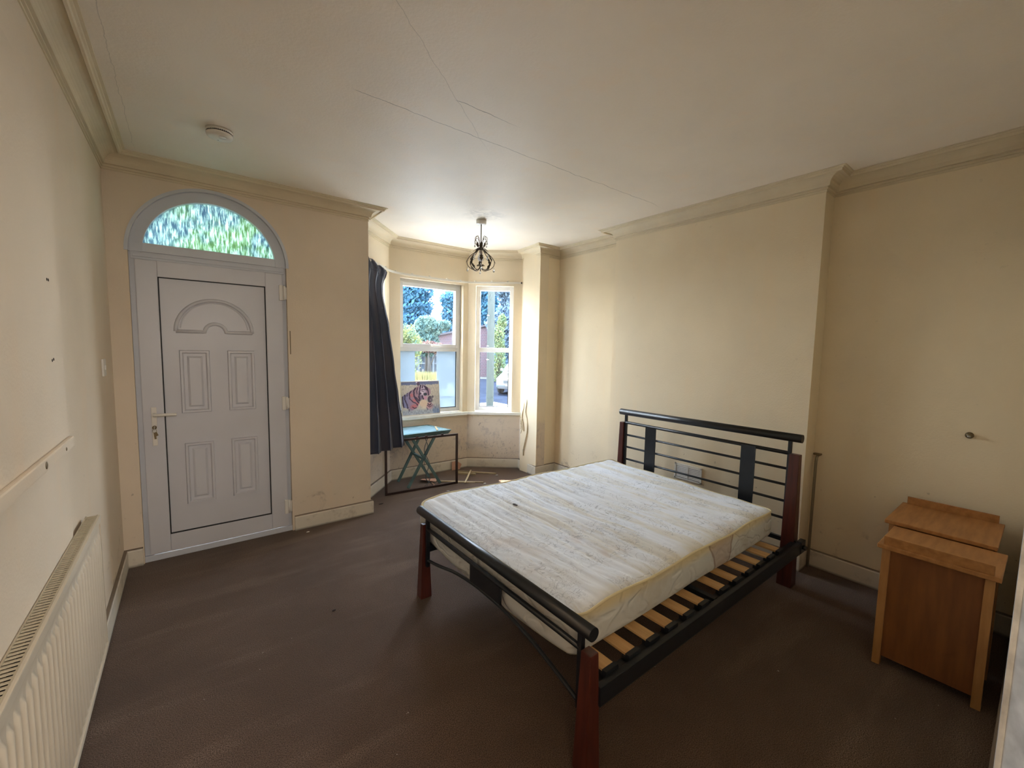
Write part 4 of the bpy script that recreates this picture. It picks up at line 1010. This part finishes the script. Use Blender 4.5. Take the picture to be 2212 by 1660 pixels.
# ---------------------------------------------------------------- two bedside cabinets back to back with the alcove wall
def cabinet(x0, x1, y0, y1, zt, up_x, uw, label, over=.02):
    r = thing('bedside_cabinet', ((x0+x1)/2, (y0+y1)/2, 0), label, 'cabinet', 'bedside cabinets')
    for xx in (x0, x1-.035):
        for yy in (y0, y1-.03):
            mb = MB(); mb.box((xx, yy, 0), (xx+.035, yy+.03, zt-.02), .002); build('leg', mb, M['oakv'], r)
    mb = MB(); mb.box((x0+.012, y0+.03, .045), (x0+.020, y1-.03, zt-.02)); build('back_panel', mb, M['oakpanel'], r)
    mb = MB()
    for yy in (y0+.006, y1-.014): mb.box((x0+.035, yy, .045), (x1-.035, yy+.008, zt-.02))
    mb.box((x0+.02, y0+.014, .05), (x1-.02, y1-.014, .062)); build('side_panel', mb, M['oakpanel'], r)
    mb = MB(); mb.box((x1-.030, y0+.032, .08), (x1-.012, y1-.032, zt-.03), .003); build('front', mb, M['oak'], r)
    mb = MB(); mb.box((x0-over, y0-over*.8, zt-.020), (x1+over*.6, y1+over*.8, zt), .005, 3); build('top', mb, M['oak'], r)
    mb = MB(); mb.box((up_x, y0+.005, zt-.001), (up_x+uw, y1-.005, zt+.042), .003); build('upstand', mb, M['oak'], r)
    return r
cabinet(2.985, 3.300, -3.572, -3.212, .602, 2.975, .012, 'wooden bedside cabinet nearer the camera with its plain brown back showing')
cabinet(3.340, 3.752, -3.540, -3.170, .622, 3.748, .012, 'wooden bedside cabinet behind the other, against the right wall')

# ---------------------------------------------------------------- outside
GZ = -.45
CAMP = Vector((.3775, -3.65, 0))
def at(px, d, z):                                     # plan position seen through a window direction
    a = YAW+math.atan((px-1106)/905.8); return Vector((CAMP.x+d*math.sin(a), CAMP.y+d*math.cos(a), z))
mpave = mat('pale_paving', (.105, .10, .088), .95, noise=.3, nscale=.8, spec=0)
mb = MB(); mb.box((-40, 1.2, GZ-.2), (70, 90, GZ)); o = build('ground', mb, mpave); tag(o, 'pale paved ground outside the windows', 'ground', kind='structure')
mb = MB(); mb.box((-3, 1.25, GZ), (9, 8.5, GZ+.02)); o = build('bounce_slab', mb, mat('pale_bounce_slabs', (.36, .35, .33), .9, noise=.15, nscale=2)); tag(o, 'unseen pale slab added outside the bay to bounce light indoors', 'paving', kind='structure')  # out of view, added to bounce daylight up onto the ceiling
masph = mat('asphalt', (0.0120, 0.0150, 0.0230), .95, noise=.3, nscale=1.5, spec=0)
mb = MB(); P = [at(1030, 13.3, GZ+.005), at(1200, 12.4, GZ+.005), at(1230, 27, GZ+.005), at(1015, 26, GZ+.005)]; mb.ngon_prism(P, (0, 0, .01)); o = build('driveway', mb, masph); tag(o, 'dark asphalt drive under the parked car', 'road', kind='structure')
# telegraph pole
pole = thing('telegraph_pole', at(1058.5, 12.6, GZ), 'grey wooden telegraph pole standing outside the narrow window', 'pole')
b = LOC[pole]; mpole = mat('weathered_pole_wood', (.036, .042, .040), .95, spec=.1, c2=(.026, .031, .028), nscale=9, stretch=(4, 4, .5))
mb = MB(); mb.tube([b, b+Vector((0, 0, 4)), b+Vector((0, 0, 8.5))], [.115, .105, .09], 20); build('shaft', mb, mpole, pole)
mb = MB(); mb.bar(b+Vector((-.5, 0, 8.1)), b+Vector((.5, 0, 8.1)), .08, .09); build('cross_arm', mb, mpole, pole)
mb = MB()
for z in (1.6, 2.0, 2.9): mb = MB(); mb.tube([b+Vector((-.17, -.05, z)), b+Vector((-.08, -.05, z))], .012, 6); build('step_iron', mb, M['chrome'], pole)
# car: hatchback seen three-quarter from the front
def hatchback(c, rotz):
    r = thing('car', c, 'pale silver-white hatchback parked on the asphalt drive', 'car')
    paint = mat('pale_car_paint', (.050, .064, .070), .25); gl = mat('dark_car_glass', (0.0279, 0.0372, 0.0434), .1); tyre = mat('tyre_rubber', (0.0050, 0.0050, 0.0062), .8); pl = mat('number_plate', (0.0992, 0.0992, 0.0930), .5); dk = mat('car_grille', (0.0074, 0.0099, 0.0124), .5); lt = mat('headlamp_glass', (0.0744, 0.0806, 0.0868), .1)
    R = Matrix.Rotation(rotz, 4, 'Z')
    def part(nm, mb, m, par=None):
        for v in mb.b.verts: v.co = (R@v.co)+Vector(c)
        return build(nm, mb, m, par or r)
    W2 = .84
    side = [(0.0, .26), (-.02, .45), (.05, .62), (.20, .72), (.85, .86), (1.00, .90), (1.55, 1.34), (1.75, 1.42), (2.6, 1.43), (3.3, 1.30), (3.75, .92), (3.85, .60), (3.80, .28), (3.35, .22), (.55, .20)]
    def body(x, z, y): # tumblehome and rounded nose in plan
        k = 1-.16*max(0, (z-.85)/.6); nose = max(0, (.55-x)/.55); k *= 1-.22*nose**2
        tail = max(0, (x-3.4)/.45); k *= 1-.12*tail**2
        return (x, y*W2*k, z)
    mb = MB(); ys = [-1, -.9, -.6, -.2, .2, .6, .9, 1]
    rows = []
    for y in ys:
        sh = 1-.0; row = []
        for x, z in side:
            zz = z-(.06 if abs(y) == 1 else .0)*(1 if z > .7 else 0); xx = x+(.06*abs(y)**3 if x < .3 else 0)
            row.append(mb.b.verts.new(body(xx, zz, y)))
        rows.append(row)
    for A, B in zip(rows, rows[1:]):
        for k in range(len(side)):
            f = mb.b.faces.new([A[k], A[(k+1) % len(side)], B[(k+1) % len(side)], B[k]]); f.smooth = True
    mb.b.faces.new(rows[0]); mb.b.faces.new(rows[-1][::-1]); part('body', mb, paint)
    mb = MB(); mb.hexa([(1.03, -.60, .925), (1.03, .60, .925), (1.06, .60, .915), (1.06, -.60, .915), (1.50, -.52, 1.32), (1.50, .52, 1.32), (1.54, .52, 1.31), (1.54, -.52, 1.31)]); part('windscreen', mb, gl)
    for s in (1, -1):
        mb = MB(); mb.hexa([(1.15, s*.80, .93), (3.3, s*.80, .93), (3.3, s*.86, .93), (1.15, s*.86, .93), (1.62, s*.735, 1.30), (3.0, s*.735, 1.30), (3.0, s*.765, 1.30), (1.62, s*.765, 1.30)]); part('side_window', mb, gl)
        mb = MB(); mb.hexa([(.04, s*.42, .56), (.20, s*.74, .56), (.24, s*.72, .56), (.08, s*.42, .56), (.10, s*.42, .69), (.30, s*.74, .73), (.34, s*.72, .73), (.14, s*.42, .69)], .01); part('headlamp', mb, lt)
        mb = MB(); mb.bar((1.25, s*.84, .98), (1.25, s*.98, 1.0), .12, .12, bev=.02); part('mirror', mb, paint)
        for x in (.75, 3.15):
            mb = MB(); mb.lathe([(.0, -.09), (.20, -.09), (.29, -.07), (.30, 0), (.29, .07), (.20, .09), (0, .09)], (x, s*.76, .30), 24, Vector((0, 1, 0))); wv = part('wheel', mb, tyre)
    mb = MB(); mb.box((-.012, -.36, .50), (.05, .36, .63), .01); part('grille', mb, dk)
    mb = MB(); mb.box((-.01, -.60, .27), (.05, .60, .38), .01); part('lower_grille', mb, dk)
    mb = MB(); mb.box((-.035, -.26, .385), (-.015, .26, .495), .004); plo = part('number_plate', mb, pl)
    fc = bpy.data.curves.new('plate_text', 'FONT'); fc.body = 'MK51 ODC'; fc.size = .115; fc.align_x = 'CENTER'; fc.align_y = 'CENTER'; fc.extrude = .001
    to = bpy.data.objects.new('plate_text', fc); col.objects.link(to); dg = bpy.context.evaluated_depsgraph_get(); tm = bpy.data.meshes.new_from_object(to.evaluated_get(dg)); bpy.data.objects.remove(to)
    RR = R@Matrix.Translation((-.037, 0, .44))@Matrix(((0, 0, -1, 0), (-1, 0, 0, 0), (0, 1, 0, 0), (0, 0, 0, 1)))
    tm.transform(RR); tx = bpy.data.objects.new('plate_lettering', tm); col.objects.link(tx); tm.materials.append(dk); tx.parent = plo
    mb = MB(); mb.lathe([(0, 0), (.03, 0), (.03, .01), (0, .012)], (-.02, 0, .60), 16, Vector((-1, 0, 0))); part('badge', mb, lt)
hatchback(at(1105, 17.0, GZ+.012), math.radians(32))

# foliage
def leafcloud(mb, blobs, n, size, rng_, flat_=1.0):
    for i in range(n):
        c, r = blobs[rng_.randrange(len(blobs))]
        d = Vector((rng_.gauss(0, 1), rng_.gauss(0, 1), rng_.gauss(0, 1))).normalized()
        p = Vector(c)+Vector((d.x*r[0], d.y*r[1], d.z*r[2]))*(rng_.random()**.45)
        a = Vector((rng_.gauss(0, 1), rng_.gauss(0, 1), rng_.gauss(0, 1))).normalized(); b_ = a.orthogonal().normalized()
        s = size*rng_.uniform(.6, 1.4); c_ = a.cross(b_)
        mb.b.faces.new([mb.b.verts.new(p+b_*s), mb.b.verts.new(p+c_*s*.45), mb.b.verts.new(p-b_*s), mb.b.verts.new(p-c_*s*.45)])
def leafmat(name, c, c2):
    m = mat(name, c, .8, c2=c2, nscale=3.0, spec=.2)
    nt = m.node_tree; p = nt.nodes['Principled BSDF']; tr = nt.nodes.new('ShaderNodeBsdfTranslucent'); mx = nt.nodes.new('ShaderNodeMixShader'); mx.inputs[0].default_value = .35
    src = p.inputs['Base Color'].links[0].from_socket; nt.links.new(src, tr.inputs[0]); out = nt.nodes['Material Output']
    nt.links.new(p.outputs[0], mx.inputs[1]); nt.links.new(tr.outputs[0], mx.inputs[2]); nt.links.new(mx.outputs[0], out.inputs[0]); return m
lm_blue = leafmat('haze_blue_conifer', (.018, .062, .115), (.045, .115, .160))  # the blue stands in for glare haze, put into the leaf colour
lm_green = leafmat('mid_green_leaves', (.036, .085, .090), (.10, .15, .12))
lm_yel = leafmat('yellow_green_leaves', (.14, .14, .035), (.035, .075, .060))
lm_hedge = leafmat('blue_grey_hedge', (.045, .078, .118), (.085, .12, .155))
mtrunk = mat('tree_bark', (0.0186, 0.0155, 0.0124), .9, noise=.3)
rt_ = random.Random(11)
def tree(name, base, h, blobs, n, size, m, label, tr=.15, lim=.4):
    r = thing(name, base, label, 'tree' if 'tree' in name or 'conifer' in name else 'bush')
    bv = Vector(base); mb = MB(); top = bv+Vector((0, 0, h)); mb.tube([bv, bv+Vector((.05, 0, h*.5)), top], [tr, tr*.7, tr*.25], 8)
    for c, rr in blobs[:5]: mb.tube([bv+Vector((0, 0, h*lim)), bv+Vector(c)], [tr*.4, tr*.1], 6)
    build('trunk', mb, mtrunk, r)
    mb = MB(); leafcloud(mb, [(bv+Vector(c), rr) for c, rr in blobs], n, size, rt_); build('foliage', mb, m, r, normals=False)
    return r
tree('conifer', at(893, 33, GZ), 8.5, [((0, 0, 1+k*1.0), (1.7-.03*k, 1.4, .9)) for k in range(8)], 15000, .16, lm_blue, 'tall dark blue-green conifer seen at the left of the wide window')
tree('slender_tree', at(976, 31.0, GZ), 7.0, [((0, 0, 4.2), (.9, .8, .8)), ((-.2, 0, 5.3), (.75, .8, .7)), ((.2, 0, 3.2), (.8, .8, .6)), ((-.7, .2, 2.6), (.9, .7, .6))], 5000, .13, lm_blue, 'looser blue-green tree seen at the right of the wide window')
tree('spreading_tree', at(921, 26.3, GZ), 3.9, [((-.5, 0, 2.5), (.7, .5, .8)), ((.45, 0, 3.1), (.6, .5, .5)), ((0, 0, 2.2), (.8, .5, .9)), ((0, 0, 3.3), (.75, .5, .5)), ((1.1, 0, 3.3), (.5, .4, .3))], 9000, .14, lm_green, 'lower mid-green tree between the two taller trees')
tree('round_bush', at(877, 21, GZ), 2.4, [((0, 0, 2.35), (.55, .6, .75)), ((.35, 0, 2.0), (.50, .6, .6)), ((-.5, 0, 2.3), (.6, .6, .9)), ((0, 0, 1.3), (.8, .6, .8))], 4200, .06, lm_yel, 'yellow-green bush at the lower left of the wide window')
tree('red_shrub', at(925, 25, GZ), 1.6, [((0, 0, 1.95), (.55, .5, .35)), ((.6, 0, 1.85), (.5, .5, .35))], 2500, .07, leafmat('reddish_leaves', (.10, .045, .05), (.12, .08, .055)), 'reddish shrub below the brick house')
tree('tall_hedge_tree', at(1106, 27.5, GZ), 8.0, [((.6*math.sin(k*1.7), 0, .9+k*.85), (1.5, 1.0, .85)) for k in range(10)], 26000, .15, lm_hedge, 'tall blue-grey evergreen tree filling the narrow window')
tree('ivy_bush', at(1076, 24, GZ), 3.2, [((0, 0, 2.6), (.35, .4, .8)), ((.05, 0, 1.6), (.4, .4, .9)), ((.1, 0, .6), (.55, .4, .8)), ((.2, 0, 3.4), (.25, .3, .5))], 3200, .07, leafmat('bright_green_leaves', (.05, .10, .055), (.12, .13, .05)), 'brighter green climbing bush just right of the telegraph pole')  # ivy leaves in a brighter green
tree('street_tree', Vector((4.75, 3.95, GZ)), 6.2, [((-1.75, .2, 6.6), (.62, .9, .9)), ((-1.3, .3, 6.9), (.45, .9, .8)), ((-1.9, .25, 5.9), (.75, .9, .7)), ((-1.6, .6, 7.4), (.6, .8, .7)), ((-2.3, .4, 6.7), (.6, .8, .9))], 5200, .075, lm_green, 'unseen tree added behind the bay corner to keep sun off the wide window', .11, .85)  # unseen crown added to block sun through the middle window
tree('garden_tree', at(1035, 36, GZ), 9.0, [((0, 0, .8+k*.9), (2.2, 1.2, .9)) for k in range(9)], 15000, .17, lm_blue, 'dark tree behind the pole at the left of the narrow window')
# house across the road
hs = thing('brick_house', at(962, 28.2, GZ), 'red brick house beyond the trees', 'house')
def brickm():
    m = mat('red_brick', (0.0682, 0.0372, 0.0434), .9); g = NG(m); p = m.node_tree.nodes['Principled BSDF']
    geo = g.n('ShaderNodeNewGeometry').outputs['Position']; sp = g.n('ShaderNodeSeparateXYZ'); g.L.new(geo, sp.inputs[0])
    cb = g.n('ShaderNodeCombineXYZ'); g.L.new(g.math('SUBTRACT', sp.outputs[0], sp.outputs[1]), cb.inputs[0]); g.L.new(sp.outputs[2], cb.inputs[1])
    bt = g.n('ShaderNodeTexBrick'); bt.inputs['Scale'].default_value = 2.2; bt.inputs['Color1'].default_value = (.062, .028, .034, 1); bt.inputs['Color2'].default_value = (.045, .028, .036, 1); bt.inputs['Mortar'].default_value = (.09, .075, .08, 1); bt.inputs['Mortar Size'].default_value = .03
    g.L.new(cb.outputs[0], bt.inputs['Vector']); g.L.new(bt.outputs[0], p.inputs['Base Color']); return m
hb = LOC[hs]; ax = Vector((math.cos(.53), -math.sin(.53), 0)); ay = Vector((math.sin(.53), math.cos(.53), 0))
def hp(a, b_, z): return hb+ax*a+ay*b_+Vector((0, 0, z))
mb = MB(); mb.hexa([hp(-1.1, 0, 0), hp(3.2, 0, 0), hp(3.2, 1.2, 0), hp(-1.1, 1.2, 0), hp(-1.1, 0, 2.55), hp(3.2, 0, 3.5), hp(3.2, 1.2, 3.5), hp(-1.1, 1.2, 2.55)]); build('wall', mb, brickm(), hs)
mb = MB(); mb.ngon_prism([hp(-1.3, -.15, 2.50), hp(3.4, -.15, 3.54), hp(3.4, -.15, 3.66), hp(-1.3, -.15, 2.62)], ay*1.5); build('roof', mb, mat('dark_roof_tiles', (0.0372, 0.0341, 0.0403), .8), hs)
mb = MB(); mb.box(hp(1.2, -.03, 1.0), hp(1.9, .0, 2.0)); build('window', mb, mat('far_window_glass', (0.0186, 0.0248, 0.0310), .2), hs)
# fence and grass seen through the clear strip of the lower pane
fe = thing('garden_fence', at(918, 27, GZ), 'dark slatted garden gate seen between the frosted strips', 'fence')
fb0 = LOC[fe]; mfe = mat('dark_fence_paint', (0.0186, 0.0260, 0.0360), .8)
for k in range(14):
    mb = MB(); c = fb0+ax*(-2.1+k*.30); mb.bar(c, c+Vector((0, 0, 1.35)), .26, .04, up=tuple(ay)); build('board', mb, mfe, fe)
mb = MB()
for z in (1.42, .9): mb.bar(fb0+ax*-2.3-ay*.05+Vector((0, 0, z)), fb0+ax*2.2-ay*.05+Vector((0, 0, z)), .06, .08)
for a_ in (-2.3, -.4, .5, 2.2): mb.bar(fb0+ax*a_-ay*.05, fb0+ax*a_-ay*.05+Vector((0, 0, 1.6)), .10, .10)
build('rail', mb, mat('pale_fence_rail', (0.0620, 0.0744, 0.0868), .7), fe)
gb = at(918, 24.5, GZ); mb = MB()
for i in range(2600):
    p = gb+ax*rt_.uniform(-2, 2)+ay*rt_.uniform(-.7, .2); hgt = rt_.uniform(.25, .62); l = Vector((rt_.uniform(-.12, .12), rt_.uniform(-.12, .12), hgt)); s = ax*.02
    mb.b.faces.new([mb.b.verts.new(p-s), mb.b.verts.new(p+s), mb.b.verts.new(p+l)])
o = build('long_grass', mb, leafmat('dry_yellow_grass', (.22, .17, .07), (.11, .12, .05)), normals=False); tag(o, 'dry yellow grass in front of the garden fence', 'grass', kind='stuff')

# ---------------------------------------------------------------- daylight portals in the three window openings
def portal(W_, u0, u1, nrm):
    l = bpy.data.lights.new('window_portal', 'AREA'); l.shape = 'RECTANGLE'; l.size = u1-u0; l.size_y = HEAD-SILL
    l.cycles.is_portal = True; o = bpy.data.objects.new('window_portal', l); col.objects.link(o)
    o.location = W_((u0+u1)/2, .20, (SILL+HEAD)/2); o.rotation_euler = (-nrm).to_track_quat('-Z', 'Y').to_euler()
for W_, u0, u1, f_ in ((Wf, .10, .925, fr), (Wr, .095, .555, rt), (Wl, .09, .6, lf)):
    portal(W_, u0, u1, f_[2])
